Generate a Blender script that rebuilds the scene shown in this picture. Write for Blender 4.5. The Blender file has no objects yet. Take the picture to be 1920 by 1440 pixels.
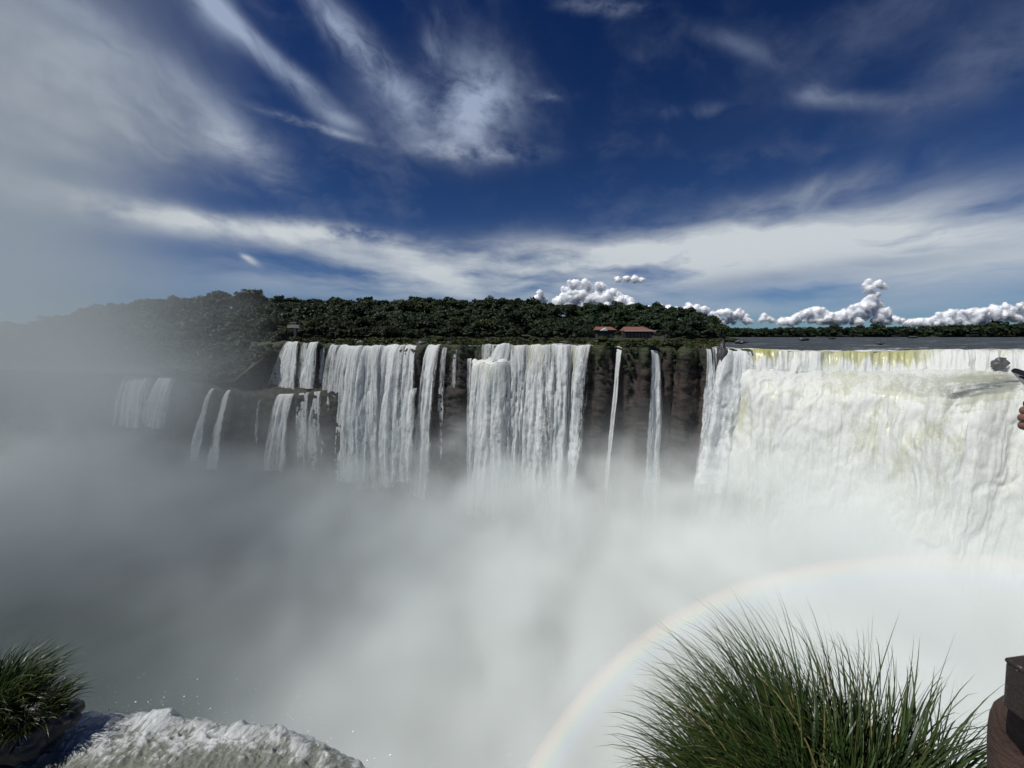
import bpy, math, random
import numpy as np
from mathutils import Vector, Matrix

R = math.radians
scn = bpy.context.scene
col = scn.collection
rng = np.random.default_rng(7)
random.seed(7)

# ------------------------------------------------------------------ camera
F = 715.0                      # focal length in photo pixels (1920 wide)
PITCH = math.atan(93.0 / F)    # the river's horizon lies 93 px above the centre
EYE = Vector((0, 0, 5.0))
cam_d = bpy.data.cameras.new('camera')
cam = bpy.data.objects.new('camera', cam_d)
col.objects.link(cam)
cam.location = EYE
cam.rotation_euler = (math.pi / 2 - PITCH, 0, 0)
cam_d.sensor_width = 36.0
cam_d.lens = 36.0 * F / 1920.0
cam_d.clip_start = 0.05
cam_d.clip_end = 60000
scn.camera = cam

# ------------------------------------------------------------------ light
SUN_AZ, SUN_EL = R(-116.0), R(57.5)     # azimuth from +Y towards +X
sun_dir = Vector((math.sin(SUN_AZ) * math.cos(SUN_EL), math.cos(SUN_AZ) * math.cos(SUN_EL), math.sin(SUN_EL)))
sd = bpy.data.lights.new('sun', 'SUN')
sd.energy = 5.0
sd.angle = R(0.53)
sd.color = (1.0, 0.98, 0.94)
sun = bpy.data.objects.new('sun', sd)
col.objects.link(sun)
sun.rotation_euler = sun_dir.to_track_quat('Z', 'Y').to_euler()
sun.location = (0, 0, 300)

scn.view_settings.view_transform = 'Standard'
scn.view_settings.look = 'None'
scn.view_settings.exposure = -0.02
scn.view_settings.gamma = 1.0
scn.view_settings.use_curve_mapping = False
scn.cycles.volume_bounces = 3
scn.cycles.max_bounces = 8
scn.cycles.diffuse_bounces = 3
scn.cycles.transparent_max_bounces = 16
scn.cycles.volume_step_rate = 3.0
scn.cycles.use_denoising = True
scn.cycles.caustics_reflective = False
scn.cycles.caustics_refractive = False
scn.cycles.sample_clamp_indirect = 6.0


def ray(u, v):
    dx = (u - 960.0) / F
    dy = -(v - 720.0) / F
    c, s = math.cos(PITCH), math.sin(PITCH)
    return np.array([dx, c + s * dy, -s + c * dy])


def pxY(u, v, Y):
    d = ray(u, v)
    return np.array(EYE) + d * (Y / d[1])


def pxZ(u, v, z):
    d = ray(u, v)
    return np.array(EYE) + d * ((z - EYE.z) / d[2])


def azel(u, v):
    d = ray(u, v)
    d = d / np.linalg.norm(d)
    return math.atan2(d[0], d[1]), math.asin(d[2])


# ------------------------------------------------------------------ node helpers
class NT:
    def __init__(s, tree):
        s.t = tree
        s.n = tree.nodes
        s.l = tree.links

    def new(s, ty, **kw):
        n = s.n.new(ty)
        for k, v in kw.items():
            setattr(n, k, v)
        return n

    def put(s, sock, v):
        if isinstance(v, bpy.types.NodeSocket):
            s.l.new(v, sock)
        elif v is not None:
            sock.default_value = v

    def m(s, op, a, b=None, c=None, clamp=False):
        n = s.new('ShaderNodeMath', operation=op)
        n.use_clamp = clamp
        for i, x in enumerate((a, b, c)):
            if x is not None:
                s.put(n.inputs[i], x)
        return n.outputs[0]

    def noise(s, vec, scale, detail=4, rough=0.55, dist=0.0):
        n = s.new('ShaderNodeTexNoise')
        s.put(n.inputs['Vector'], vec)
        n.inputs['Scale'].default_value = scale
        n.inputs['Detail'].default_value = detail
        n.inputs['Roughness'].default_value = rough
        n.inputs['Distortion'].default_value = dist
        return n.outputs['Fac']

    def mapr(s, v, a, b, c=0.0, d=1.0, smooth=True):
        n = s.new('ShaderNodeMapRange')
        n.interpolation_type = 'SMOOTHSTEP' if smooth else 'LINEAR'
        s.put(n.inputs['Value'], v)
        n.inputs['From Min'].default_value = a
        n.inputs['From Max'].default_value = b
        n.inputs['To Min'].default_value = c
        n.inputs['To Max'].default_value = d
        return n.outputs['Result']

    def mix(s, f, a, b):
        n = s.new('ShaderNodeMix', data_type='RGBA')
        s.put(n.inputs[0], f)
        for i, x in ((6, a), (7, b)):
            if isinstance(x, tuple):
                x = (*x[:3], 1.0)
            s.put(n.inputs[i], x)
        return n.outputs[2]

    def comb(s, x, y, z):
        n = s.new('ShaderNodeCombineXYZ')
        for i, q in enumerate((x, y, z)):
            s.put(n.inputs[i], q)
        return n.outputs[0]

    def vm(s, op, a, b=None):
        n = s.new('ShaderNodeVectorMath', operation=op)
        s.put(n.inputs[0], a)
        if b is not None:
            s.put(n.inputs[1], b)
        return n.outputs[0]

    def attr(s, name):
        n = s.new('ShaderNodeAttribute')
        n.attribute_name = name
        return n.outputs['Fac']


# ------------------------------------------------------------------ sky
world = bpy.data.worlds.new('World')
scn.world = world
world.use_nodes = True
w = NT(world.node_tree)
w.n.clear()
out = w.new('ShaderNodeOutputWorld')
bg = w.new('ShaderNodeBackground')
w.l.new(bg.outputs[0], out.inputs[0])
sky = w.new('ShaderNodeTexSky', sky_type='NISHITA')
sky.sun_disc = False
sky.sun_elevation = SUN_EL
sky.sun_rotation = SUN_AZ
sky.altitude = 1500
sky.air_density = 0.75
sky.dust_density = 0.25
sky.ozone_density = 2.0
SKY_STRENGTH = 0.05
bg.inputs[1].default_value = SKY_STRENGTH
tc = w.new('ShaderNodeTexCoord')
sep = w.new('ShaderNodeSeparateXYZ')
w.l.new(tc.outputs['Generated'], sep.inputs[0])
sx, sy, sz = sep.outputs
AZ = w.m('ARCTAN2', sx, sy)
EL = w.m('ARCSINE', sz)
AE = w.comb(AZ, EL, 0.0)


def sky_tex(rot, sx_, sy_, scale, detail, rough, warp_amt, seed):
    """cloud texture on the dome, stretched along 'rot' degrees, softly warped"""
    off = w.vm('ADD', AE, (seed * 3.7, seed * 1.9, seed))
    wn = w.new('ShaderNodeTexNoise')
    w.l.new(off, wn.inputs['Vector'])
    wn.inputs['Scale'].default_value = 3.2
    wn.inputs['Detail'].default_value = 4
    wn.inputs['Roughness'].default_value = 0.55
    sh = w.vm('SCALE', w.vm('SUBTRACT', wn.outputs['Color'], (0.5, 0.5, 0.5)))
    sh.node.inputs[3].default_value = warp_amt
    mp = w.new('ShaderNodeMapping', vector_type='POINT')
    w.l.new(w.vm('ADD', off, sh), mp.inputs['Vector'])
    mp.inputs['Rotation'].default_value = (0, 0, R(rot))
    mp.inputs['Scale'].default_value = (sx_, sy_, 1)
    # Mapping scales before it rotates; a second one keeps the stretch along the rotated axis
    mp.inputs['Scale'].default_value = (1, 1, 1)
    m2 = w.new('ShaderNodeMapping', vector_type='POINT')
    w.l.new(mp.outputs[0], m2.inputs['Vector'])
    m2.inputs['Scale'].default_value = (sx_, sy_, 1)
    return w.noise(m2.outputs[0], scale, detail, rough, 0.0)


diag = sky_tex(34, 1.0, 2.3, 4.0, 9, 0.58, 0.30, 1.0)      # feathers falling to the right
flat = sky_tex(11, 1.0, 2.4, 4.0, 9, 0.57, 0.28, 2.0)
rise = sky_tex(-24, 1.0, 2.8, 4.0, 9, 0.58, 0.26, 3.0)
puff = sky_tex(0, 1.0, 1.3, 6.0, 9, 0.56, 0.22, 4.0)
fine = sky_tex(6, 1.0, 2.2, 10.0, 9, 0.62, 0.08, 5.0)
streak = sky_tex(2, 1.0, 5.0, 3.4, 9, 0.54, 0.10, 6.0)


def blob(u, v, su, sv, rot=0.0, p=2.0):
    """soft ellipse on the sky dome, su/sv in photo pixels"""
    a0, e0 = azel(u, v)
    a1, _ = azel(u + 10, v)
    _, e1 = azel(u, v - 10)
    wa, we = su * abs(a1 - a0) / 10, sv * abs(e1 - e0) / 10
    c, s_ = math.cos(R(rot)), math.sin(R(rot))
    da = w.m('DIVIDE', w.m('SUBTRACT', AZ, a0), abs(a1 - a0) / 10)
    de = w.m('DIVIDE', w.m('SUBTRACT', e0, EL), abs(e1 - e0) / 10)
    p1 = w.m('DIVIDE', w.m('ADD', w.m('MULTIPLY', da, c), w.m('MULTIPLY', de, s_)), su)
    p2 = w.m('DIVIDE', w.m('SUBTRACT', w.m('MULTIPLY', de, c), w.m('MULTIPLY', da, s_)), sv)
    q = w.m('ADD', w.m('MULTIPLY', p1, p1), w.m('MULTIPLY', p2, p2))
    return w.m('EXPONENT', w.m('MULTIPLY', q, -1.0))


cl = None


def addc(mask, tex, amp):
    global cl
    x = w.m('MULTIPLY', w.m('MULTIPLY', mask, tex), amp)
    cl = x if cl is None else w.m('ADD', cl, x)


tf = w.mapr(diag, 0.34, 0.68)
tl = w.mapr(flat, 0.34, 0.68)
tr_ = w.mapr(rise, 0.34, 0.74)
tp = w.mapr(w.m('ADD', w.m('MULTIPLY', puff, 0.65), w.m('MULTIPLY', fine, 0.35)), 0.28, 0.66)
tfi = w.mapr(fine, 0.32, 0.68)
ts = w.mapr(streak, 0.22, 0.72)
for (u, v, su, sv, rot, tex, amp) in [
    (880, 190, 85, 80, 0, 'p', 0.90), (905, 175, 60, 62, 0, 'p', 0.45), (800, 235, 110, 45, 14, 'p', 0.50), (880, 285, 105, 17, 0, 'i', 0.60), (760, 190, 60, 40, 40, 'd', 0.45),
    (690, 110, 120, 34, 42, 'd', 0.95), (815, 80, 22, 60, 10, 'd', 0.45), (620, 40, 100, 30, 40, 'd', 0.40),
    (480, 85, 150, 22, 36, 'd', 0.85), (395, 15, 60, 40, 48, 'd', 0.55), (560, 140, 60, 14, 30, 'd', 0.5),
    (300, 225, 190, 48, 18, 'l', 0.80), (430, 262, 80, 42, 10, 'p', 0.80), (330, 300, 160, 26, 6, 'l', 0.45),
    (230, 90, 170, 46, 18, 'l', 0.75), (100, 200, 200, 160, 0, 'p', 0.45), (40, 60, 160, 120, 0, 'p', 0.5),
    (590, 237, 85, 8, 6, 'i', 0.75), (640, 226, 42, 15, 14, 'l', 0.45),
    (440, 424, 280, 20, 3, 'p', 1.05), (650, 438, 110, 15, 3, 'i', 0.85), (260, 412, 200, 24, 2, 'p', 0.6),
    (469, 487, 15, 6, 28, 'i', 0.8), (460, 483, 8, 4, 20, 'i', 0.6),
    (1310, 208, 90, 14, 10, 'l', 0.34), (1590, 190, 130, 16, 18, 'd', 0.28), (1400, 90, 110, 16, 34, 'd', 0.22), (1530, 170, 40, 22, 30, 'd', 0.25),
    (1850, 110, 190, 70, -16, 'p', 0.22), (1640, 60, 260, 80, -16, 'p', 0.10), (1130, 14, 80, 14, 14, 'i', 0.40), (1030, 182, 34, 10, 0, 'i', 0.35),
    (1440, 400, 200, 30, -10, 'r', 0.40), (1520, 352, 40, 12, -35, 'r', 0.2),
    (1380, 455, 360, 48, 0, 's', 0.85), (1330, 470, 300, 34, 0, 'p', 0.75), (1250, 500, 300, 30, 0, 's', 0.6), (1750, 470, 320, 60, 0, 's', 0.72), (1830, 420, 120, 16, -14, 'r', 0.30),
    (850, 505, 290, 34, 2, 's', 0.85), (960, 470, 240, 24, 0, 's', 0.55), (900, 545, 420, 30, 0, 's', 0.75),
    (1500, 530, 620, 40, 0, 's', 0.55), (1300, 585, 700, 18, 0, 's', 0.40),
]:
    addc(blob(u, v, su, sv, rot), {'d': tf, 'l': tl, 'r': tr_, 'p': tp, 'i': tfi, 's': ts}[tex], amp)
# thin cirrus over the whole sky, also where the camera does not look
addc(w.mapr(sz, 0.02, 0.35), w.m('MULTIPLY', w.mapr(flat, 0.42, 0.8), w.mapr(puff, 0.34, 0.66)), 0.13)
cl = w.m('MINIMUM', w.m('MAXIMUM', cl, 0.0), 0.93)
# cloud light: white above, greyer where thick low layers are seen from beneath
grey = w.m('MULTIPLY', blob(1010, 490, 110, 13, 2), w.mapr(fine, 0.35, 0.6))
grey = w.m('ADD', grey, w.m('MULTIPLY', blob(1480, 520, 300, 20, -3), w.mapr(streak, 0.42, 0.62)))
low = w.mapr(EL, R(2), R(11))
ccol = w.mix(low, (8.0, 9.2, 10.6), (12.4, 13.3, 13.8))
ccol = w.mix(w.mapr(EL, R(12), R(30)), ccol, (6.8, 8.2, 11.2))
ccol = w.mix(w.m('MULTIPLY', grey, 0.75, clamp=True), ccol, (4.4, 5.6, 8.0))
gm = w.new('ShaderNodeGamma')          # a deeper, cleaner blue between the clouds
pre = w.vm('SCALE', sky.outputs[0]); pre.node.inputs[3].default_value = 1 / 3.0
w.l.new(pre, gm.inputs[0])
gm.inputs[1].default_value = 1.85
post = w.vm('SCALE', gm.outputs[0]); post.node.inputs[3].default_value = 2.35
dim = w.vm('MULTIPLY', sky.outputs[0], (0.52, 0.66, 0.80))
deep = w.vm('MULTIPLY', post, (0.38, 1.0, 1.36))
post = w.mix(w.mapr(EL, R(-2.0), R(42), smooth=False), dim, deep)
skc = w.mix(cl, post, ccol)
w.l.new(skc, bg.inputs[0])
world.cycles.sampling_method = 'MANUAL'
world.cycles.sample_map_resolution = 512

# ------------------------------------------------------------------ numpy noise
_g = np.random.default_rng(3).normal(size=(64, 64, 64, 3))
GRD = (_g / np.linalg.norm(_g, axis=3, keepdims=True)).astype(np.float32).reshape(-1, 3)


def vnoise(x, y, z):
    """gradient noise, about -1..1"""
    shp = x.shape
    x, y, z = x.ravel(), y.ravel(), z.ravel()
    xi, yi, zi = np.floor(x), np.floor(y), np.floor(z)
    fx, fy, fz = (x - xi).astype(np.float32), (y - yi).astype(np.float32), (z - zi).astype(np.float32)
    x0, y0, z0 = xi.astype(np.int64) & 63, yi.astype(np.int64) & 63, zi.astype(np.int64) & 63
    x1, y1, z1 = (x0 + 1) & 63, (y0 + 1) & 63, (z0 + 1) & 63
    u, v, w_ = [t * t * t * (t * (t * 6 - 15) + 10) for t in (fx, fy, fz)]

    def d(a, b, c, dx, dy, dz):
        g = GRD[(a * 64 + b) * 64 + c]
        return g[:, 0] * dx + g[:, 1] * dy + g[:, 2] * dz
    a00 = d(x0, y0, z0, fx, fy, fz); a10 = d(x1, y0, z0, fx - 1, fy, fz); r0 = a00 + (a10 - a00) * u
    a00 = d(x0, y1, z0, fx, fy - 1, fz); a10 = d(x1, y1, z0, fx - 1, fy - 1, fz); r1 = a00 + (a10 - a00) * u
    a00 = d(x0, y0, z1, fx, fy, fz - 1); a10 = d(x1, y0, z1, fx - 1, fy, fz - 1); r2 = a00 + (a10 - a00) * u
    a00 = d(x0, y1, z1, fx, fy - 1, fz - 1); a10 = d(x1, y1, z1, fx - 1, fy - 1, fz - 1); r3 = a00 + (a10 - a00) * u
    p = r0 + (r1 - r0) * v
    q = r2 + (r3 - r2) * v
    return (1.75 * (p + (q - p) * w_)).reshape(shp)


def fbm(x, y, z, oct=4, gain=0.5, lac=2.03, seed=0.0):
    x = np.asarray(x, float); y = np.asarray(y, float); z = np.asarray(z, float)
    x, y, z = np.broadcast_arrays(x, y, z)
    r = 0; a = 1.0; tot = 0
    x = x + seed * 7.31 + 0.37; y = y + seed * 3.17 + 0.41; z = z + seed * 5.77 + 0.43
    for _ in range(oct):
        r = r + a * vnoise(x, y, z)
        tot += a
        x, y = 0.8 * x * lac - 0.6 * y * lac + 11.3, 0.6 * x * lac + 0.8 * y * lac + 4.7
        z = z * lac + 9.1
        a *= gain
    return r / tot


def fbs(x, y, z, oct=3, gain=0.5, lac=2.03, seed=0.0):
    """fbm without rotation (keeps stretched streaks aligned)"""
    x, y, z = np.broadcast_arrays(np.asarray(x, float), np.asarray(y, float), np.asarray(z, float))
    r = 0; a = 1.0; tot = 0
    x = x + seed * 7.31 + 0.37; y = y + seed * 3.17 + 0.41; z = z + seed * 5.77 + 0.43
    for _ in range(oct):
        r = r + a * vnoise(x, y, z); tot += a
        x, y, z = x * lac + 11.3, y * lac + 4.7, z * lac + 9.1
        a *= gain
    return r / tot


def bill(x, y, z, oct=4, gain=0.5, lac=2.05, seed=0.0):
    """billows: rounded cauliflower lumps, 0..1"""
    x, y, z = np.broadcast_arrays(np.asarray(x, float), np.asarray(y, float), np.asarray(z, float))
    r = 0; a = 1.0; tot = 0
    x = x + seed * 7.31 + 0.37; y = y + seed * 3.17 + 0.41; z = z + seed * 5.77 + 0.43
    for _ in range(oct):
        r = r + a * (1 - np.abs(vnoise(x, y, z))) ** 1.0; tot += a
        x, y = 0.8 * x * lac - 0.6 * y * lac + 11.3, 0.6 * x * lac + 0.8 * y * lac + 4.7
        z = z * lac + 9.1
        a *= gain
    return 1 - r / tot


def sstep(a, b, x):
    t = np.clip((np.asarray(x, float) - a) / (b - a), 0, 1)
    return t * t * (3 - 2 * t)


# ------------------------------------------------------------------ mesh helpers
def mesh_np(name, V, Fq, mat=None, parent=None, attrs=None, smooth=True, mats=None, midx=None):
    """V (n,3), Fq (m,k) faces of k corners -> one linked mesh object"""
    V = np.asarray(V, np.float32).reshape(-1, 3)
    Fq = np.asarray(Fq, np.int32)
    k = Fq.shape[1]
    me = bpy.data.meshes.new(name)
    me.vertices.add(len(V))
    me.vertices.foreach_set('co', V.ravel())
    me.loops.add(Fq.size)
    me.loops.foreach_set('vertex_index', Fq.ravel())
    me.polygons.add(len(Fq))
    me.polygons.foreach_set('loop_start', np.arange(0, Fq.size, k, dtype=np.int32))
    me.polygons.foreach_set('use_smooth', np.full(len(Fq), smooth))
    if midx is not None:
        me.polygons.foreach_set('material_index', np.asarray(midx, np.int32))
    for n, a in (attrs or {}).items():
        at = me.attributes.new(n, 'FLOAT', 'POINT')
        at.data.foreach_set('value', np.asarray(a, np.float32).ravel())
    me.update(calc_edges=True)
    me.validate()
    for m_ in (mats or ([mat] if mat else [])):
        me.materials.append(m_)
    o = bpy.data.objects.new(name, me)
    col.objects.link(o)
    if parent:
        o.parent = parent
    return o


def grid_faces(nr, nc, keep=None):
    i = np.arange(nr * nc).reshape(nr, nc)
    f = np.stack([i[:-1, :-1], i[:-1, 1:], i[1:, 1:], i[1:, :-1]], -1).reshape(-1, 4)
    if keep is not None:
        k = (keep[:-1, :-1] | keep[:-1, 1:] | keep[1:, 1:] | keep[1:, :-1]).ravel()
        f = f[k]
    return f


def grid_obj(name, P, mat, attrs=None, keep=None, parent=None):
    nr, nc = P.shape[:2]
    return mesh_np(name, P, grid_faces(nr, nc, keep), mat, parent, attrs)


def grid_normals(P):
    du = np.gradient(P, axis=1)
    dv = np.gradient(P, axis=0)
    n = np.cross(du, dv)
    n /= np.linalg.norm(n, axis=2, keepdims=True) + 1e-9
    return n


class MB:
    """collects boxes and tubes into one mesh"""
    def __init__(s):
        s.v = []; s.f = []

    def box(s, c, size, rot=None):
        c = Vector(c); hx, hy, hz = size[0] / 2, size[1] / 2, size[2] / 2
        b = len(s.v)
        for x in (-hx, hx):
            for y in (-hy, hy):
                for z in (-hz, hz):
                    p = Vector((x, y, z))
                    if rot is not None:
                        p = rot @ p
                    s.v.append(c + p)
        for q in ((0, 1, 3, 2), (4, 6, 7, 5), (0, 4, 5, 1), (2, 3, 7, 6), (0, 2, 6, 4), (1, 5, 7, 3)):
            s.f.append(tuple(b + i for i in q))
        return s

    def poly(s, pts, faces):
        b = len(s.v)
        s.v += [Vector(p) for p in pts]
        s.f += [tuple(b + i for i in q) for q in faces]
        return s

    def tube(s, pts, rad, n=8, cap=True):
        pts = [Vector(p) for p in pts]
        b = len(s.v)
        for i, p in enumerate(pts):
            d = (pts[min(i + 1, len(pts) - 1)] - pts[max(i - 1, 0)]).normalized()
            a = d.orthogonal().normalized() if i == 0 else (a - d * a.dot(d)).normalized()
            e = d.cross(a)
            r = rad[i] if isinstance(rad, (list, tuple)) else rad
            for k in range(n):
                t = 2 * math.pi * k / n
                s.v.append(p + (a * math.cos(t) + e * math.sin(t)) * r)
        for i in range(len(pts) - 1):
            for k in range(n):
                s.f.append((b + i * n + k, b + i * n + (k + 1) % n, b + (i + 1) * n + (k + 1) % n, b + (i + 1) * n + k))
        if cap:
            s.f.append(tuple(b + k for k in range(n))[::-1])
            s.f.append(tuple(b + (len(pts) - 1) * n + k for k in range(n)))
        return s

    def build(s, name, mat, parent=None, smooth=False):
        me = bpy.data.meshes.new(name)
        me.from_pydata([tuple(p) for p in s.v], [], s.f)
        me.update()
        if smooth:
            me.polygons.foreach_set('use_smooth', [True] * len(me.polygons))
        me.materials.append(mat)
        o = bpy.data.objects.new(name, me)
        col.objects.link(o)
        if parent:
            o.parent = parent
        return o


def tag(o, label=None, cat=None, group=None, kind=None):
    if label: o['label'] = label
    if cat: o['category'] = cat
    if group: o['group'] = group
    if kind: o['kind'] = kind
    return o


def empty(name, loc=(0, 0, 0), rz=0.0):
    o = bpy.data.objects.new(name, None)
    o.empty_display_size = 0.5
    col.objects.link(o)
    o.location = loc
    o.rotation_euler = (0, 0, rz)
    return o


# ------------------------------------------------------------------ materials
def new_mat(name):
    m = bpy.data.materials.new(name)
    m.use_nodes = True
    t = NT(m.node_tree)
    t.n.clear()
    o = t.new('ShaderNodeOutputMaterial')
    return m, t, o


def principled(t, **kw):
    p = t.new('ShaderNodeBsdfPrincipled')
    for k, v in kw.items():
        k = {'color': 'Base Color', 'rough': 'Roughness', 'spec': 'Specular IOR Level', 'metal': 'Metallic', 'ior': 'IOR',
             'trans': 'Transmission Weight', 'alpha': 'Alpha', 'normal': 'Normal', 'coat': 'Coat Weight'}[k]
        if isinstance(v, tuple) and len(v) == 3:
            v = (*v, 1.0)
        t.put(p.inputs[k], v)
    return p


def bump(t, h, strength=0.5, dist=0.1):
    b = t.new('ShaderNodeBump')
    b.inputs['Strength'].default_value = strength
    b.inputs['Distance'].default_value = dist
    t.put(b.inputs['Height'], h)
    return b.outputs[0]


def plain(name, c, rough=0.6, var=0.25, scale=6.0, metal=0.0, bmp=0.0):
    m, t, o = new_mat(name)
    g = t.new('ShaderNodeTexCoord').outputs['Object']
    n = t.noise(g, scale, 5, 0.6)
    cc = t.mix(n, tuple(x * (1 - var) for x in c), tuple(min(1, x * (1 + var)) for x in c))
    p = principled(t, color=cc, rough=rough, metal=metal)
    if bmp:
        t.l.new(bump(t, t.noise(g, scale * 4, 4), bmp, 0.02), p.inputs['Normal'])
    t.l.new(p.outputs[0], o.inputs[0])
    return m


def mat_fall(name, scale_s=1.0):
    """falling white water: 'cov' = how closed the sheet is, 'grn' = clear green water at the lip, 's'/'h' = metres across / down"""
    m, t, o = new_mat(name)
    s_, h_ = t.attr('sx'), t.attr('hy')
    cov, grn = t.attr('cov'), t.attr('grn')
    wob = t.noise(t.comb(t.m('MULTIPLY', s_, 0.5), t.m('MULTIPLY', h_, 0.10), 7.0), 1.0, 3, 0.6)
    s2 = t.m('ADD', s_, t.m('MULTIPLY', wob, 1.2))
    v1 = t.comb(t.m('MULTIPLY', s2, 1.1), t.m('MULTIPLY', h_, 0.055), 0.0)
    v2 = t.comb(t.m('MULTIPLY', s2, 2.6), t.m('MULTIPLY', h_, 0.30), 3.0)
    v3 = t.comb(t.m('MULTIPLY', s2, 4.2), t.m('MULTIPLY', h_, 1.5), 5.0)
    n1 = t.noise(v1, 1.0, 6, 0.62, 0.2)
    n2 = t.noise(v2, 1.0, 5, 0.65, 0.5)
    n3 = t.noise(v3, 1.0, 4, 0.65, 0.3)
    st = t.m('ADD', t.m('ADD', t.m('MULTIPLY', n1, 0.45), t.m('MULTIPLY', n2, 0.33)), t.m('MULTIPLY', n3, 0.22))
    a = t.m('ADD', t.m('MULTIPLY', t.m('SUBTRACT', cov, 0.5), 1.7), t.m('MULTIPLY', t.m('SUBTRACT', st, 0.5), 5.0))
    a = t.mapr(t.m('ADD', a, 0.5), -0.25, 1.05)
    white = t.mix(t.mapr(st, 0.36, 0.60), (0.50, 0.545, 0.545), (0.95, 0.96, 0.95))
    c = t.mix(t.m('MULTIPLY', grn, t.mapr(st, 0.62, 0.42)), white, (0.40, 0.39, 0.16))
    rough = t.m('SUBTRACT', 0.75, t.m('MULTIPLY', grn, 0.4))
    nb = bump(t, st, 0.8, 0.9)
    d = principled(t, color=c, rough=rough, spec=0.2, normal=nb)
    tr = t.new('ShaderNodeBsdfTranslucent')
    t.put(tr.inputs[0], c)
    t.put(tr.inputs['Normal'], nb)
    mx = t.new('ShaderNodeMixShader'); mx.inputs[0].default_value = 0.42
    t.l.new(d.outputs[0], mx.inputs[1]); t.l.new(tr.outputs[0], mx.inputs[2])
    tp_ = t.new('ShaderNodeBsdfTransparent')
    mx2 = t.new('ShaderNodeMixShader')
    t.put(mx2.inputs[0], a)
    t.l.new(tp_.outputs[0], mx2.inputs[1]); t.l.new(mx.outputs[0], mx2.inputs[2])
    t.l.new(mx2.outputs[0], o.inputs[0])
    return m


def mat_cascade():
    """closed foaming cascade: 'foam' 0..1, 'grn' clear green, 'drk' dark smooth water"""
    m, t, o = new_mat('cascade_foam')
    foam, grn, drk = t.attr('foam'), t.attr('grn'), t.attr('drk')
    g = t.new('ShaderNodeTexCoord').outputs['Object']
    s_, h_ = t.attr('sx'), t.attr('hy')
    wv = t.noise(g, 0.10, 4, 0.6)
    f1 = t.comb(t.m('ADD', t.m('MULTIPLY', s_, 0.40), t.m('MULTIPLY', wv, 2.0)), t.m('ADD', t.m('MULTIPLY', h_, 0.085), wv), 0.0)
    f2 = t.comb(t.m('ADD', t.m('MULTIPLY', s_, 1.5), t.m('MULTIPLY', wv, 3.0)), t.m('MULTIPLY', h_, 0.36), 4.0)
    n = t.noise(f1, 1.0, 9, 0.66, 0.3)
    n2 = t.noise(f2, 1.0, 7, 0.70, 0.3)
    n3 = t.noise(g, 1.6, 6, 0.72, 0.3)
    pat = t.m('ADD', t.m('ADD', t.m('MULTIPLY', n, 0.40), t.m('MULTIPLY', n2, 0.32)), t.m('MULTIPLY', n3, 0.28))
    fm = t.m('ADD', foam, t.m('MULTIPLY', t.m('SUBTRACT', pat, 0.5), 4.4))
    fm = t.mapr(fm, 0.05, 0.95)
    clear = t.mix(drk, t.mix(grn, (0.44, 0.45, 0.37), (0.30, 0.29, 0.085)), (0.045, 0.058, 0.055))
    c = t.mix(fm, clear, (0.80, 0.81, 0.775))
    nb = bump(t, pat, 0.22, 0.6)
    p = principled(t, color=c, rough=t.m('ADD', 0.3, t.m('MULTIPLY', fm, 0.45)), spec=0.3, normal=nb)
    tr = t.new('ShaderNodeBsdfTranslucent')
    t.put(tr.inputs[0], c); t.put(tr.inputs['Normal'], nb)
    mx = t.new('ShaderNodeMixShader')
    t.put(mx.inputs[0], t.m('MULTIPLY', fm, 0.38))
    t.l.new(p.outputs[0], mx.inputs[1]); t.l.new(tr.outputs[0], mx.inputs[2])
    t.l.new(mx.outputs[0], o.inputs[0])
    return m


def mat_rock():
    m, t, o = new_mat('wet_basalt')
    g = t.new('ShaderNodeTexCoord').outputs['Object']
    sp = t.new('ShaderNodeSeparateXYZ'); t.l.new(g, sp.inputs[0])
    n = t.noise(g, 0.12, 6, 0.62, 0.3)
    st = t.comb(t.m('MULTIPLY', sp.outputs[0], 0.25), t.m('MULTIPLY', sp.outputs[1], 0.25), t.m('MULTIPLY', sp.outputs[2], 1.4))
    n2 = t.noise(st, 0.9, 6, 0.65, 0.3)
    c = t.mix(t.mapr(n2, 0.3, 0.7), (0.009, 0.0078, 0.007), (0.036, 0.029, 0.024))
    red = t.m('MULTIPLY', t.mapr(sp.outputs[0], 30, 62), t.mapr(n, 0.36, 0.6))
    c = t.mix(t.m('MULTIPLY', red, 0.7), c, t.mix(n2, (0.022, 0.013, 0.010), (0.058, 0.033, 0.024)))
    veg = t.attr('veg')
    vg = t.mapr(t.m('ADD', veg, t.m('MULTIPLY', t.m('SUBTRACT', t.noise(g, 0.35, 6, 0.65), 0.5), 2.0)), 0.45, 0.7)
    c = t.mix(vg, c, t.mix(n2, (0.010, 0.017, 0.006), (0.040, 0.050, 0.016)))
    p = principled(t, color=c, rough=0.62, spec=0.35, normal=bump(t, t.m('ADD', n2, t.noise(g, 1.5, 5, 0.7)), 0.9, 0.6))
    t.l.new(p.outputs[0], o.inputs[0])
    return m


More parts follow.
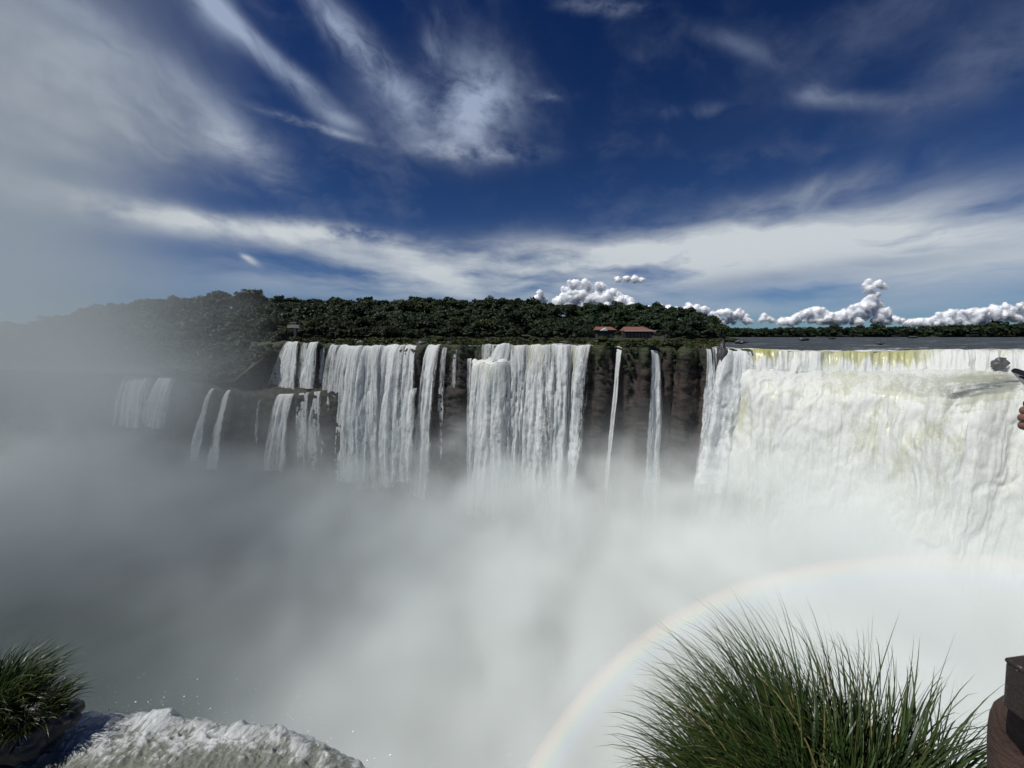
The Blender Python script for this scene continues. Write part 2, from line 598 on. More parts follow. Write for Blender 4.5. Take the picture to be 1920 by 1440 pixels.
def mat_river():
    m, t, o = new_mat('river_water')
    g = t.new('ShaderNodeTexCoord').outputs['Object']
    sp = t.new('ShaderNodeSeparateXYZ'); t.l.new(g, sp.inputs[0])
    v = t.comb(t.m('MULTIPLY', sp.outputs[0], 0.035), t.m('MULTIPLY', sp.outputs[1], 0.11), 0.0)
    n = t.noise(v, 1.0, 8, 0.66, 0.7)
    v3 = t.comb(t.m('MULTIPLY', sp.outputs[0], 0.3), t.m('MULTIPLY', sp.outputs[1], 0.8), 0.0)
    n3 = t.noise(v3, 1.0, 6, 0.66, 0.5)
    f = t.attr('foam')
    foam = t.mapr(t.m('ADD', f, t.m('ADD', t.m('MULTIPLY', n, 0.8), t.m('MULTIPLY', n3, 0.5))), 0.74, 0.92)
    c = t.mix(n3, (0.022, 0.029, 0.036), (0.080, 0.096, 0.108))
    c = t.mix(foam, c, (0.74, 0.76, 0.76))
    nb = bump(t, t.m('ADD', n3, t.noise(g, 0.8, 5, 0.7)), 1.0, 0.9)
    df = t.new('ShaderNodeBsdfDiffuse'); t.put(df.inputs[0], c); t.put(df.inputs['Normal'], nb)
    gl = t.new('ShaderNodeBsdfGlossy'); gl.inputs['Roughness'].default_value = 0.35; t.put(gl.inputs['Normal'], nb)
    mx = t.new('ShaderNodeMixShader')          # broken, wind-ruffled water mirrors only a little of the sky
    t.put(mx.inputs[0], t.m('MULTIPLY', t.m('SUBTRACT', 1.0, foam), 0.02))
    t.l.new(df.outputs[0], mx.inputs[1]); t.l.new(gl.outputs[0], mx.inputs[2])
    t.l.new(mx.outputs[0], o.inputs[0])
    return m


def mat_leaf(name, c, var=0.55):
    m, t, o = new_mat(name)
    oi = t.new('ShaderNodeObjectInfo').outputs['Random']
    geo = t.new('ShaderNodeNewGeometry')
    k = t.m('ADD', t.m('MULTIPLY', oi, 0.6), t.m('MULTIPLY', geo.outputs['Random Per Island'], 0.4))
    cc = t.mix(k, tuple(x * (1 - var) for x in c), (c[0] * (1 + var * 0.9), c[1] * (1 + var * 0.7), c[2] * (1 + var * 0.3)))
    p = principled(t, color=cc, rough=0.6, spec=0.25)
    tr = t.new('ShaderNodeBsdfTranslucent')
    t.put(tr.inputs[0], cc)
    mx = t.new('ShaderNodeMixShader'); mx.inputs[0].default_value = 0.25
    t.l.new(p.outputs[0], mx.inputs[1]); t.l.new(tr.outputs[0], mx.inputs[2])
    t.l.new(mx.outputs[0], o.inputs[0])
    return m


M = {
    'fall': mat_fall('falling_water'), 'cascade': mat_cascade(), 'rock': mat_rock(), 'river': mat_river(),
    'leaf': mat_leaf('forest_leaf', (0.019, 0.034, 0.016)), 'leaf2': mat_leaf('light_leaf', (0.032, 0.046, 0.017)),
    'shrub': mat_leaf('shrub_leaf', (0.040, 0.054, 0.018)),
    'boulder': plain('grey_boulder', (0.045, 0.045, 0.047), 0.5, 0.5, 0.7, bmp=0.6),
    'bark': plain('bark', (0.09, 0.07, 0.055), 0.8, 0.4, 2.0),
    'soil': plain('forest_floor', (0.018, 0.021, 0.010), 0.9, 0.4, 0.2),
    'roof': plain('clay_roof', (0.15, 0.062, 0.042), 0.8, 0.25, 1.5),
    'white': plain('white_render', (0.50, 0.50, 0.48), 0.7, 0.08, 1.0),
    'dark': plain('dark_timber', (0.05, 0.035, 0.028), 0.6, 0.3, 2.0),
    'concrete': plain('concrete', (0.24, 0.22, 0.20), 0.8, 0.15, 1.0),
    'glassdark': plain('dark_glass', (0.03, 0.035, 0.04), 0.15, 0.2, 1.0),
    'deck': plain('deck_steel', (0.18, 0.18, 0.18), 0.5, 0.2, 3.0, 0.6),
}

# ------------------------------------------------------------------ rim of the gorge
RIM = [  # photo u, v, distance Y of the upper rim
    (-700, 640, 345), (-300, 640, 330), (0, 640, 310), (100, 640, 300), (200, 640, 290), (300, 640, 270), (380, 640, 250), (430, 640, 235),
    (505, 641, 205), (530, 640, 196), (575, 641, 189), (610, 641, 185), (640, 647, 178), (700, 647, 172), (760, 646, 168), (815, 645, 162), (880, 648, 158),
    (920, 647, 155), (960, 646, 150), (1030, 645, 146), (1110, 646, 141), (1160, 651, 138), (1225, 651, 135), (1320, 650, 131), (1365, 653, 128),
    (1450, 656, 124), (1600, 658, 119), (1750, 656, 113), (1900, 656, 106), (2100, 660, 92), (2300, 668, 75)]
RU = np.array([r[0] for r in RIM], float)
RV = np.array([r[1] for r in RIM], float)
RYY = np.array([r[2] for r in RIM], float)


def rim(u):
    jit = 1.1 * math.sin(u * 0.093 + 1.3) * math.sin(u * 0.031) + 0.8 * math.sin(u * 0.21 + 0.4 * math.sin(u * 0.05)) + 0.5 * math.sin(u * 0.47)
    yj = 1.3 * math.sin(u * 0.071 + 0.7) + 0.9 * math.sin(u * 0.163 + 2.0)
    k = 1.0 if u < 1360 else 0.35
    return pxY(u, np.interp(u, RU, RV) + jit * k, np.interp(u, RU, RYY) + yj * k)


def rim_out(u, e=4.0):
    a, b = rim(u - e), rim(u + e)
    d = b - a
    n = np.array([d[1], -d[0], 0.0])
    return n / np.linalg.norm(n)


BENCH = [  # upper rim u -> lip of the lower ledge (u, v, Y)
    (660, 655, 727, 171), (640, 632, 730, 173), (600, 598, 733, 177), (560, 555, 737, 180), (530, 520, 738, 183), (505, 470, 735, 186), (430, 437, 729, 186),
    (380, 395, 722, 189), (300, 345, 708, 193), (200, 300, 703, 200), (100, 240, 702, 212), (0, 180, 702, 225), (-300, 0, 700, 260), (-700, -400, 700, 300)]
BU = np.array([b[1] for b in BENCH][::-1], float)
BV = np.array([b[2] for b in BENCH][::-1], float)
BY = np.array([b[3] for b in BENCH][::-1], float)


def bench(u):
    return pxY(u, np.interp(u, BU, BV), np.interp(u, BU, BY))


def bench_out(u, e=5.0):
    a, b = bench(u - e), bench(u + e)
    d = b - a
    n = np.array([d[1], -d[0], 0.0])
    return n / np.linalg.norm(n)


FLOOR = -77.0


def resample(fn, u0, u1, step):
    us = np.linspace(u0, u1, 3000)
    P = np.array([fn(u) for u in us])
    L = np.r_[0, np.cumsum(np.linalg.norm(np.diff(P[:, :2], axis=0), axis=1))]
    n = int(L[-1] / step)
    uu = np.interp(np.linspace(0, L[-1], n), L, us)
    return uu, np.linspace(0, L[-1], n)


def rough_rock(P, nrm, amp=1.0, seed=0.0):
    X, Y, Z = P[..., 0], P[..., 1], P[..., 2]
    big = fbm(X * 0.05, Y * 0.05, Z * 0.035, 3, 0.5, seed=seed) * 2.6
    lay = Z * 0.42 + fbm(X * 0.04, Y * 0.04, Z * 0.06, 2, seed=seed + 3) * 3.0
    ph = lay - np.floor(lay)
    strata = (ph ** 3) * 0.55 + fbs(X * 0.35, Y * 0.35, Z * 0.03, 3, 0.55, seed=seed + 8) * 1.5
    fine_ = fbm(X * 0.35, Y * 0.35, Z * 0.5, 4, 0.55, seed=seed + 5) * 1.1
    d = (big + strata + fine_) * amp
    return P + nrm * d[..., None]


# upper cliff -------------------------------------------------------------
uu, ll = resample(rim, 470, 1420, 0.7)
top = np.array([rim(u) for u in uu])
outn = np.array([rim_out(u, 14) for u in uu])
h = np.r_[0.0, 0.15, 0.5, np.arange(1.1, 82, 0.75)]
prof = 0.35 * np.minimum(h, 2.0) + 0.05 * h
led = sstep(620, 660, uu) * (1 - sstep(850, 885, uu))
P = np.zeros((len(h), len(uu), 3))
for i, hh in enumerate(h):
    off = prof[i] + led * 1.5 * sstep(17, 21, hh + 2.5 * fbm(uu * 0.05, 0, 0, 2))
    P[i] = top + outn * off[:, None]
    P[i, :, 2] = top[:, 2] - hh
N = np.repeat(outn[None], len(h), 0)
edge = sstep(0, 2.0, h)[:, None]
P2 = rough_rock(P, N, 1.0, 1.0)
P = P + (P2 - P) * (0.25 + 0.75 * edge[..., None])
veg = np.clip(1.0 - h / 16.0, 0, 1)[:, None] * np.ones(len(uu))[None] * 0.75
cliff = grid_obj('cliff', P, M['rock'], {'veg': veg})
tag(cliff, kind='structure')

# lower ledge with its own wall -------------------------------------------
ub, lb = resample(bench, -380, 662, 1.1)
ub = ub[::1]
bt = np.array([bench(u) for u in ub])
bo = np.array([bench_out(u, 14) for u in ub])
ru = np.interp(ub, BU, np.array([b[0] for b in BENCH][::-1], float))
back = np.array([rim(u) for u in ru])
rows = []
for k in np.linspace(-1.4, 1, 26):
    q = back * (1 - k) + bt * k
    q[:, 2] = bt[:, 2] + (1 - max(k, 0)) * 3.0
    rows.append(q)
for hh in np.r_[0.5, np.arange(1.2, 62, 1.1)]:
    q = bt + bo * (0.5 * min(hh, 2) + 0.12 * hh)
    q[:, 2] = bt[:, 2] - hh
    rows.append(q)
P = np.array(rows)
nr = P.shape[0]
N = np.repeat(bo[None], nr, 0).copy()
N[:26] = (0, 0, 1)
P = rough_rock(P, N, 1.0, 4.0)
lower = grid_obj('lower_cliff', P, M['rock'], {'veg': np.where(np.arange(nr)[:, None] < 36, 0.55, 0.1) * np.ones((1, P.shape[1]))})
tag(lower, kind='structure')

# gorge floor ----------------------------------------------------------------
gx, gy = np.meshgrid(np.linspace(-420, 260, 240), np.linspace(-30, 330, 130))
gz = FLOOR + 1.2 * fbm(gx * 0.06, gy * 0.06, 0, 4)
floor = grid_obj('gorge_river', np.stack([gx, gy, gz], -1), M['cascade'],
                 {'foam': np.clip(-0.35 + 0.3 * fbm(gx * 0.03, gy * 0.03, 2, 4) + sstep(-60, 60, gx) * 0.5, -0.5, 1),
                  'grn': np.full(gx.shape, 0.2), 'drk': np.full(gx.shape, 1.0), 'sx': gx, 'hy': gy * 2})
tag(floor, kind='structure')

# upper river: from the rim to the far bank and beyond ------------------------
ur, _ = resample(rim, 530, 2290, 1.0)
rt = np.array([rim(u) for u in ur])
ks = np.r_[0, 0.4, 0.9, 1.5, 2.3, 3.2, 4.5, 6, 8, 10.5, 13.5, 17, 21, 26, 32, 40, 50, 65, 85, 115, 160, 230, 340, 520, 850, 1500, 3000, 6000]
rows = []
for k in ks:
    q = rt.copy()
    q[:, 0] = q[:, 0] * (1 + k / rt[:, 1])      # widens away from the brink
    q[:, 1] = q[:, 1] + k
    zt = rt[:, 2] * np.exp(-k / 60.0)
    q[:, 2] = zt - 0.5 * np.exp(-k / 2.0) * 0.6
    amp = 0.16 + 0.28 * np.exp(-k / 14.0)
    q[:, 2] += amp * fbm(q[:, 0] * 0.28, q[:, 1] * 0.45, 0, 3) if k > 0 else 0
    rows.append(q)
P = np.array(rows)
foam = (np.exp(-ks / 5.0) * 0.22 + 0.05 - 0.03 * sstep(25, 200, ks))[:, None] * np.ones((1, len(ur)))
river = grid_obj('river', P, M['river'], {'foam': foam})
tag(river, kind='structure')

# ------------------------------------------------------------------ waterfalls
FALLN = 0


def sheet(name, tops, outs, drop, v0, label, seed, lean=0.0, spread=1.0, billow=0.7, base_cov=0.8, frag=0.25, green=None,
          res=0.38, parent=None, z_end=None, grow=1.0, pins=None, edge_soft=0.12, group=None, rag=0.0):
    """one fall: tops (n,3) lip line, outs (n,3) outward direction; water leaves the lip with speed v0 and drops 'drop' metres"""
    global FALLN
    tops = np.asarray(tops, float)
    L = np.r_[0, np.cumsum(np.linalg.norm(np.diff(tops, axis=0), axis=1))]
    width = L[-1]
    # widen with the drop
    nu = max(10, int(width * max(1.0, spread) / res))
    nv = max(24, int(drop / (res * 1.25)))
    s = np.linspace(0, 1, nu)
    T = np.stack([np.interp(s * width, L, tops[:, k]) for k in range(3)], -1)
    O = np.stack([np.interp(s * width, L, outs[:, k]) for k in range(3)], -1)
    tt = np.linspace(0, 1, nv) ** 1.15
    hgt = tt * drop
    P = np.zeros((nv, nu, 3))
    tang = (T[-1] - T[0]) / (np.linalg.norm(T[-1] - T[0]) + 1e-9)
    mid = T.mean(0)
    sv = s[None, :]
    vel = v0 * (1 + 0.45 * fbs(s * width * 0.22, 0, 0, 3, seed=seed))
    for i, hh in enumerate(hgt):
        fall_t = math.sqrt(2 * (hh + 0.02) / 9.81)
        off = vel * fall_t * (1 - 0.18 * hh / 80)
        q = T + O * off[:, None]
        k = 1 + (spread - 1) * (hh / drop) ** 0.8
        along = (T - mid) @ tang
        q = q + tang * (along * (k - 1))[:, None]
        q = q + tang * (lean * (hh / drop) ** 1.1)
        q[:, 2] = T[:, 2] - hh
        P[i] = q
    # lip: water curves over the edge, starting a little upstream
    S = (sv * width * np.ones((nv, 1)))
    H = hgt[:, None] * np.ones((1, nu))
    amp = billow * (0.15 + 0.85 * sstep(0, 14, H))
    rope = fbs(S * 0.55, H * 0.035, seed, 3, 0.55)
    lump = bill(S * 0.34, H * 0.09 - S * 0.03, seed * 1.7, 4, 0.58)
    small = bill(S * 1.1, H * 0.30, seed * 2.3, 3, 0.6)
    d = amp * (1.9 * rope + 0.9 * (lump - 0.3) + 0.7 * (small - 0.3))
    N = np.repeat(O[None], nv, 0)
    P = P + N * d[..., None]
    P = P + tang * (amp * 0.6 * fbs(S * 0.4, H * 0.12, seed + 9, 3))[..., None]
    # closed in the middle, torn at both sides and further down
    e = np.minimum(sv, 1 - sv) * np.ones((nv, 1))
    ed = np.clip(e / max(edge_soft, 0.22) + 0.5 * fbs(S * 0.5, H * 0.05, seed + 6, 3) * (e < 0.3), 0, 1) ** 0.8
    rg = fbs(S * 0.35, H * 0.03, seed + 4, 3)
    cov = base_cov + frag * rg * 1.6 + rag * sstep(0.1, 0.9, H / drop)
    cov = cov * (0.1 + 0.9 * ed) + 0.25 * (lump - 0.35) + 0.12 * rope - 0.25 * sstep(0.72, 1.0, H / drop)
    cov = np.clip(cov, 0, 1.2)
    grn = np.zeros_like(H)
    if green is not None:
        for (c0, w0, hmax, a0) in green:
            grn += a0 * np.exp(-((sv - c0) / w0) ** 2) * (1 - sstep(hmax * 0.35, hmax, H + 3 * fbs(S * 0.6, H * 0.1, seed + 2, 3)))
    # back sheet gives the fall body
    o = grid_obj(name, P, M['fall'], {'cov': cov, 'grn': np.clip(grn, 0, 1), 'sx': S + seed * 13, 'hy': H})
    if parent:
        o.parent = parent
    else:
        tag(o, label, 'waterfall', group or 'waterfalls along the far wall')
    FALLN += 1
    return o


def lip(u0, u1, n=24, dv=0.0, fn=rim, fo=rim_out, push=0.7):
    us = np.linspace(u0, u1, n)
    T = np.array([fn(u) for u in us])
    O = np.array([fo(u, 18) for u in us])
    Y = T[:, 1]
    T[:, 2] -= dv * Y / F
    T = T + O * push - np.array([0, 0, 0.15])
    return T, O


def fall(u0, u1, v1, label, seed, dv=0.0, du=0.0, fn=rim, fo=rim_out, name='waterfall', **kw):
    """u0..u1 lip in photo pixels, v1 photo row where it ends, du = sideways drift of the foot in photo pixels"""
    T, O = lip(u0, u1, dv=dv, fn=fn, fo=fo, push=kw.pop('push', 0.7))
    um = 0.5 * (u0 + u1)
    zb = pxY(um, v1, T[:, 1].mean() - 4)[2]
    if v1 > 800: zb -= 12
    drop = T[:, 2].mean() - max(zb, FLOOR)
    lean = du * T[:, 1].mean() / F
    return sheet(name, T, O, drop, kw.pop('v0', 1.6), label, seed, lean=lean, **kw)


B = dict(fn=bench, fo=bench_out)
# far left, misty
fall(243, 296, 800, 'faint misty waterfall at the far left, nearest the edge of the spray', 1.1, du=-12, spread=1.25, v0=3, base_cov=0.85, edge_soft=0.3, **B)
fall(300, 338, 800, 'misty waterfall fanning off the ledge just left of the dark rock wall', 2.3, du=-16, spread=1.4, v0=3.5, base_cov=0.88, edge_soft=0.3, **B)
fall(401, 406, 815, 'thin left stream of the misty pair sliding down the dark lower ledge', 3.7, du=-22, spread=4.0, v0=3.2, base_cov=1.1, res=0.25, edge_soft=0.3, dv=4, **B)
fall(430, 437, 832, 'wider right stream of the misty pair sliding down the dark lower ledge', 4.1, du=-28, spread=4.2, v0=3.4, base_cov=1.15, res=0.25, edge_soft=0.3, dv=2, **B)
fall(487, 493, 805, 'faint thread of water on dark rock right of the misty pair', 5.9, du=-2, spread=1.5, v0=2, base_cov=0.45, res=0.25, edge_soft=0.4, dv=12, **B)
# top tier on the left end
fall(541, 565, 728, 'fan shaped waterfall below the lookout tower', 6.2, du=-20, spread=2.6, v0=2.4, base_cov=1.1, res=0.28)
fall(570, 583, 726, 'short veil between the fan shaped fall and its white neighbour', 7.4, du=-3, spread=2.0, v0=1.6, base_cov=0.6, res=0.28, edge_soft=0.3)
fall(585, 600, 728, 'bright bulging waterfall right of the fan shaped fall', 8.8, du=-8, spread=2.2, v0=2.4, base_cov=1.15, res=0.28)
fall(604, 613, 722, 'slim veil at the right end of the left upper tier', 9.3, dv=8, du=-3, spread=2.0, v0=1.4, base_cov=0.7, res=0.28, edge_soft=0.3)
# second drop of that tier
fall(526, 556, 835, 'lower leap of the fan shaped fall from the rock ledge', 10.6, du=-16, spread=1.6, v0=3.0, base_cov=0.95, **B)
fall(562, 584, 838, 'veils hanging from the middle of the lower rock ledge', 11.7, du=-4, spread=1.2, v0=1.6, base_cov=0.62, **B)
fall(588, 606, 835, 'slim lower leap at the right end of the rock ledge', 12.2, du=-4, spread=1.5, v0=1.6, base_cov=0.72, res=0.28, **B)
# strands 620-790
for (u0, u1, v1, du, sp, bc, lb_) in [
    (626, 643, 845, -8, 1.4, 0.78, 'thin strand at the left end of the many stranded fall'),
    (640, 668, 852, -10, 1.35, 1.08, 'white rope like fall left of the bare rock rib'),
    (665, 687, 850, -6, 1.4, 0.95, 'strand with a foaming top beside the white rope like fall'),
    (683, 720, 862, -6, 1.25, 1.10, 'broad left curtain in the middle of the stranded falls'),
    (711, 747, 862, -4, 1.25, 1.12, 'broad right curtain in the middle of the stranded falls'),
    (741, 766, 855, -4, 1.25, 0.78, 'thin veil of threads right of the broad curtains'),
    (764, 784, 845, -5, 1.4, 0.95, 'slim fall between the veil of threads and the leaning white jet'),
]:
    o_ = fall(u0, u1, v1, lb_, u0 * 0.037, du=du, spread=sp, base_cov=bc, v0=2.9, frag=0.32, res=0.34)
    ext = 5 + 4 * ((u0 * 7) % 5) / 5.0
    T, O = lip(u0 - ext, u1 + ext * 0.6, dv=74 + (u0 * 13) % 17, push=4.8)
    sheet('lower_leap', T, O, 40, 2.2, None, u0 * 0.051, lean=du * 0.15, spread=1.35, billow=1.1, base_cov=0.55 + 0.4 * bc, frag=0.4, edge_soft=0.4, parent=o_)
fall(805, 831, 880, 'leaning white jet standing alone before dark rock', 31.0, du=-22, spread=1.6, v0=3.2, base_cov=1.15, frag=0.15)
fall(831, 841, 850, 'thin threads running beside the leaning white jet', 32.4, dv=6, du=-4, spread=1.4, v0=1.3, base_cov=0.45, res=0.3, edge_soft=0.3)
fall(853, 859, 740, 'short thread trickling down dark rock right of the jet', 33.8, dv=8, du=-4, spread=1.6, v0=1.2, base_cov=0.6, res=0.25, edge_soft=0.35)
fall(876, 887, 872, 'thin fall left of the pool step', 34.5, dv=22, du=-3, spread=1.3, v0=2.0, base_cov=0.68, res=0.3, edge_soft=0.25, push=2.2)

# step with a small pool, then the broad greenish curtain ----------------------
fall(903, 932, 676, 'small upper veil dropping into the pool step', 35.2, dv=-2, du=-2, spread=1.1, v0=0.8, base_cov=0.6, res=0.3)
fall(936, 957, 677, 'small bright chute sliding into the pool step', 36.1, dv=-2, du=-6, spread=1.5, v0=2.2, base_cov=0.95, res=0.3)
T, O = lip(884, 964, 60, push=0.0)
sp_ = np.linspace(0, 1, 60)
reach = 5.2 * np.clip(np.sin(math.pi * sp_), 0, 1) ** 0.45 * (1 + 0.25 * fbm(sp_ * 6, 0, 0, 3, seed=3)) + 0.3
drop_ = 5.6 + 1.2 * fbm(sp_ * 5, 2, 0, 3, seed=5) + 1.2 * (1 - sp_)
rows = []
for k in np.linspace(0, 1, 22):
    q = T + O * (0.2 + reach * k)[:, None]
    q[:, 2] = T[:, 2] - drop_ + 1.1 * (1 - k) ** 2 - 0.9 * k ** 4
    rows.append(q)
P = np.array(rows); P[..., 2] += 0.5 * fbm(P[..., 0] * 0.6, P[..., 1] * 0.6, 0, 4)
pool = grid_obj('pool_step', P, M['cascade'], {'foam': np.full(P.shape[:2], 0.75), 'grn': np.zeros(P.shape[:2]), 'drk': np.full(P.shape[:2], 0.3), 'sx': P[..., 0], 'hy': P[..., 1] * 2})
tag(pool, 'foaming white water step between the small chutes and the broad curtain', 'water step')
T = P[-1] - np.array([0, 0, 0.1])
hs = np.arange(0.4, 75, 1.0)
Pq = np.array([T - O * 1.6 + O * (0.03 * hh) - np.array([0, 0, hh]) for hh in hs])
Pq = rough_rock(Pq, np.repeat(O[None], len(hs), 0), 0.5, 8.0)
tag(grid_obj('rock_step', Pq, M['rock'], {'veg': np.full(Pq.shape[:2], 0.15)}), kind='structure')
sheet('waterfall', T, O, 62, 1.6, 'broad creamy curtain falling from the pool step', 37.7, lean=-1.5, spread=1.05, billow=1.0, base_cov=1.05, frag=0.12,
      green=[(0.45, 0.25, 9, 0.35)], group='waterfalls along the far wall')
fall(955, 1033, 905, 'tall curtain with a pale green lip right of the pool step', 38.3, du=-8, spread=1.08, v0=2.6, billow=1.1, base_cov=1.2, frag=0.12,
     green=[(0.15, 0.10, 5, 0.35), (0.55, 0.14, 12, 0.5), (0.82, 0.06, 14, 0.4)])
fall(1027, 1111, 940, 'tall thick curtain left of the bare brown cliff', 39.9, du=-8, spread=1.06, v0=2.8, billow=1.2, base_cov=1.2, frag=0.12,
     green=[(0.08, 0.06, 5, 0.4), (0.62, 0.10, 16, 0.6), (0.85, 0.05, 8, 0.4)])
fall(1099, 1103, 800, 'wispy thread at the right side of the thick curtain', 40.6, dv=12, du=-2, spread=1.6, v0=1.0, base_cov=0.42, res=0.25, edge_soft=0.4)
fall(1154, 1167, 950, 'narrow left waterfall on the bare brown cliff', 41.4, dv=5, du=-26, spread=2.2, v0=2.6, base_cov=1.15, frag=0.12, res=0.24, edge_soft=0.18, billow=0.5)
fall(1218, 1231, 930, 'narrow right waterfall on the bare brown cliff', 42.6, dv=5, du=-24, spread=2.6, v0=2.6, base_cov=1.15, frag=0.12, res=0.24, edge_soft=0.18, billow=0.6)
fall(1321, 1330, 930, 'left of two slim chutes at the right end of the brown cliff', 43.1, dv=2, du=-12, spread=4.6, v0=2.6, base_cov=1.1, res=0.28, edge_soft=0.2, billow=0.7)
fall(1332, 1344, 930, 'right of two slim chutes at the right end of the brown cliff', 44.7, dv=0, du=-4, spread=4.2, v0=3.2, base_cov=1.1, res=0.28, edge_soft=0.2, billow=0.9)

# the great cascade on the right -------------------------------------------------
# control columns: photo u; lip v,Y; foot of first drop v,Y; apron edge v,Y
KC = [
    (1364, 653, 128, 668, 126.5, 700, 125.0), (1385, 653, 127, 690, 124.5, 705, 122.5), (1420, 654, 125.5, 699, 122, 714, 119), (1480, 656, 123, 698, 119, 722, 114),
    (1560, 658, 120, 695, 116, 728, 107), (1640, 658, 117.5, 694, 113.5, 730, 101), (1720, 656, 114.5, 694, 110, 738, 94), (1790, 655, 111, 695, 106, 748, 86),
    (1850, 655, 108, 695, 102, 738, 83), (1920, 656, 105, 697, 99, 728, 82), (2050, 659, 96, 704, 90, 736, 74), (2200, 664, 84, 715, 78, 752, 62)]
KA = np.array(KC, float)
ck = np.linspace(1364, 2200, 640)
cols = [np.interp(ck, KA[:, 0], KA[:, i]) for i in range(1, 7)]
# smooth the control curves
ker = np.hanning(41); ker /= ker.sum()
cols = [np.convolve(np.pad(c, 20, mode='edge'), ker, mode='valid') for c in cols]
for ci, am in ((0, 2.4), (2, 5.0), (4, 6.0)):
    cols[ci] = cols[ci] + am * fbm(ck * (0.022 if ci else 0.04), 0.0, float(ci), 4, 0.55, seed=41)
cols[3] = cols[3] + 1.6 * fbm(ck * 0.02, 0.0, 3.0, 3, seed=43)
nA, nB, nC = 46, 70, 170
P = np.zeros((nA + nB + nC, len(ck), 3))
region = np.zeros(P.shape[:2])
for j, u in enumerate(ck):
    p0 = pxY(u, cols[0][j], cols[1][j]); p1 = pxY(u, cols[2][j], cols[3][j]); p2 = pxY(u, cols[4][j], cols[5][j])
    t = np.linspace(0, 1, nA)[:, None]
    a = p0 + (p1 - p0) * t
    a[:, 2] = p0[2] + (p1[2] - p0[2]) * (t[:, 0] ** 1.6)
    P[:nA, j] = a
    t = np.linspace(0, 1, nB + 1)[1:, None]
    b = p1 + (p2 - p1) * t
    b[:, 2] = p1[2] + (p2[2] - p1[2]) * (t[:, 0] ** 1.3)
    P[nA:nA + nB, j] = b
    dirn = (p2 - p1); dirn[2] = 0; dirn /= np.linalg.norm(dirn) + 1e-9
    slope = -(p2[2] - p1[2]) / (np.linalg.norm((p2 - p1)[:2]) + 1e-9) * 1.3
    hh = np.linspace(0, 1, nC + 1)[1:] ** 1.15 * (p2[2] - FLOOR)
    v0 = 4.2
    # parabola leaving the apron with its own slope
    vz = min(v0 * slope, 14.0)
    ft = (-vz + np.sqrt(vz * vz + 2 * 9.81 * hh)) / 9.81
    P[nA + nB:, j] = p2 + dirn * (v0 * ft * (1 - 0.12 * hh / 70))[:, None] - np.array([0, 0, 1]) * hh[:, None]
P_FOOT = P[nA - 1].copy()
# smooth rows a little so that the three pieces flow into each other
for _ in range(5):
    Q = P.copy()
    Q[1:-1] = 0.25 * P[:-2] + 0.5 * P[1:-1] + 0.25 * P[2:]
    Q[0] = P[0]; P = Q
back_ = (1 - sstep(1366, 1402, ck))[None] * sstep(nA * 0.5, nA + 20, np.arange(P.shape[0]))[:, None]
P[..., 1] += 5.0 * back_
P[..., 2] -= 0.5 * back_
N = grid_normals(P)
flip = (N[..., 1] > 0.15) & (N[..., 2] < 0.2)
if (N[..., 2].mean() < 0):
    N = -N
rowi = np.arange(P.shape[0])[:, None] * np.ones((1, P.shape[1]))
X, Y, Z = P[..., 0], P[..., 1], P[..., 2]
uG = np.repeat(ck[None], P.shape[0], 0)
tA = np.clip(rowi / nA, 0, 1)
tB = np.clip((rowi - nA) / nB, 0, 1)
tC = np.clip((rowi - nA - nB) / nC, 0, 1)
SX = np.cumsum(np.r_[0, np.linalg.norm(np.diff(P[nA].astype(float), axis=0), axis=1)])[None] * np.ones((P.shape[0], 1))
HY = np.vstack([np.zeros((1, P.shape[1])), np.cumsum(np.linalg.norm(np.diff(P, axis=0), axis=2), axis=0)])
wob = fbm(X * 0.06, Y * 0.06, Z * 0.05, 3, 0.5, seed=21)
lum1 = 0.33 + 0.42 * fbm(SX * 0.11 + wob * 0.8, HY * 0.060 + wob * 0.5, 0.3, 4, 0.50, seed=2.0)
lum2 = 0.33 + 0.45 * fbm(SX * 0.55, HY * 0.26, 1.7, 5, 0.62, seed=5.0)
rope = fbs(SX * 0.30 + wob * 0.6, HY * 0.035, 0.7, 3, 0.55, seed=1.0)
rope1 = fbs(uG * 0.055, Z * 0.06, 0.5, 3, 0.55, seed=1.0)
ampA = 0.12 + 0.9 * sstep(0.1, 1.0, tA)
amp = np.where(rowi < nA, ampA, 1.0)
roughB = 0.35 + 0.65 * np.clip(1 - sstep(1450, 1640, uG), 0, 1)      # the apron is calmer towards the right
amp = amp * np.where((rowi >= nA) & (rowi < nA + nB), roughB + 0.5 * (1 - sstep(0, 0.25, tB)), 1.0)
amp = np.where(rowi >= nA + nB, roughB * (1 - sstep(0, .1, tC)) + 1.25 * sstep(0, .1, tC), amp)
d = amp * (4.2 * (lum1 - 0.33) + 0.45 * (lum2 - 0.33)) + np.where(rowi < nA, 1.2 * rope1 * sstep(0, .3, tA), 0.9 * rope * sstep(0.0, 0.3, tC))
d *= sstep(0, 7, rowi) * 0.95 + 0.05
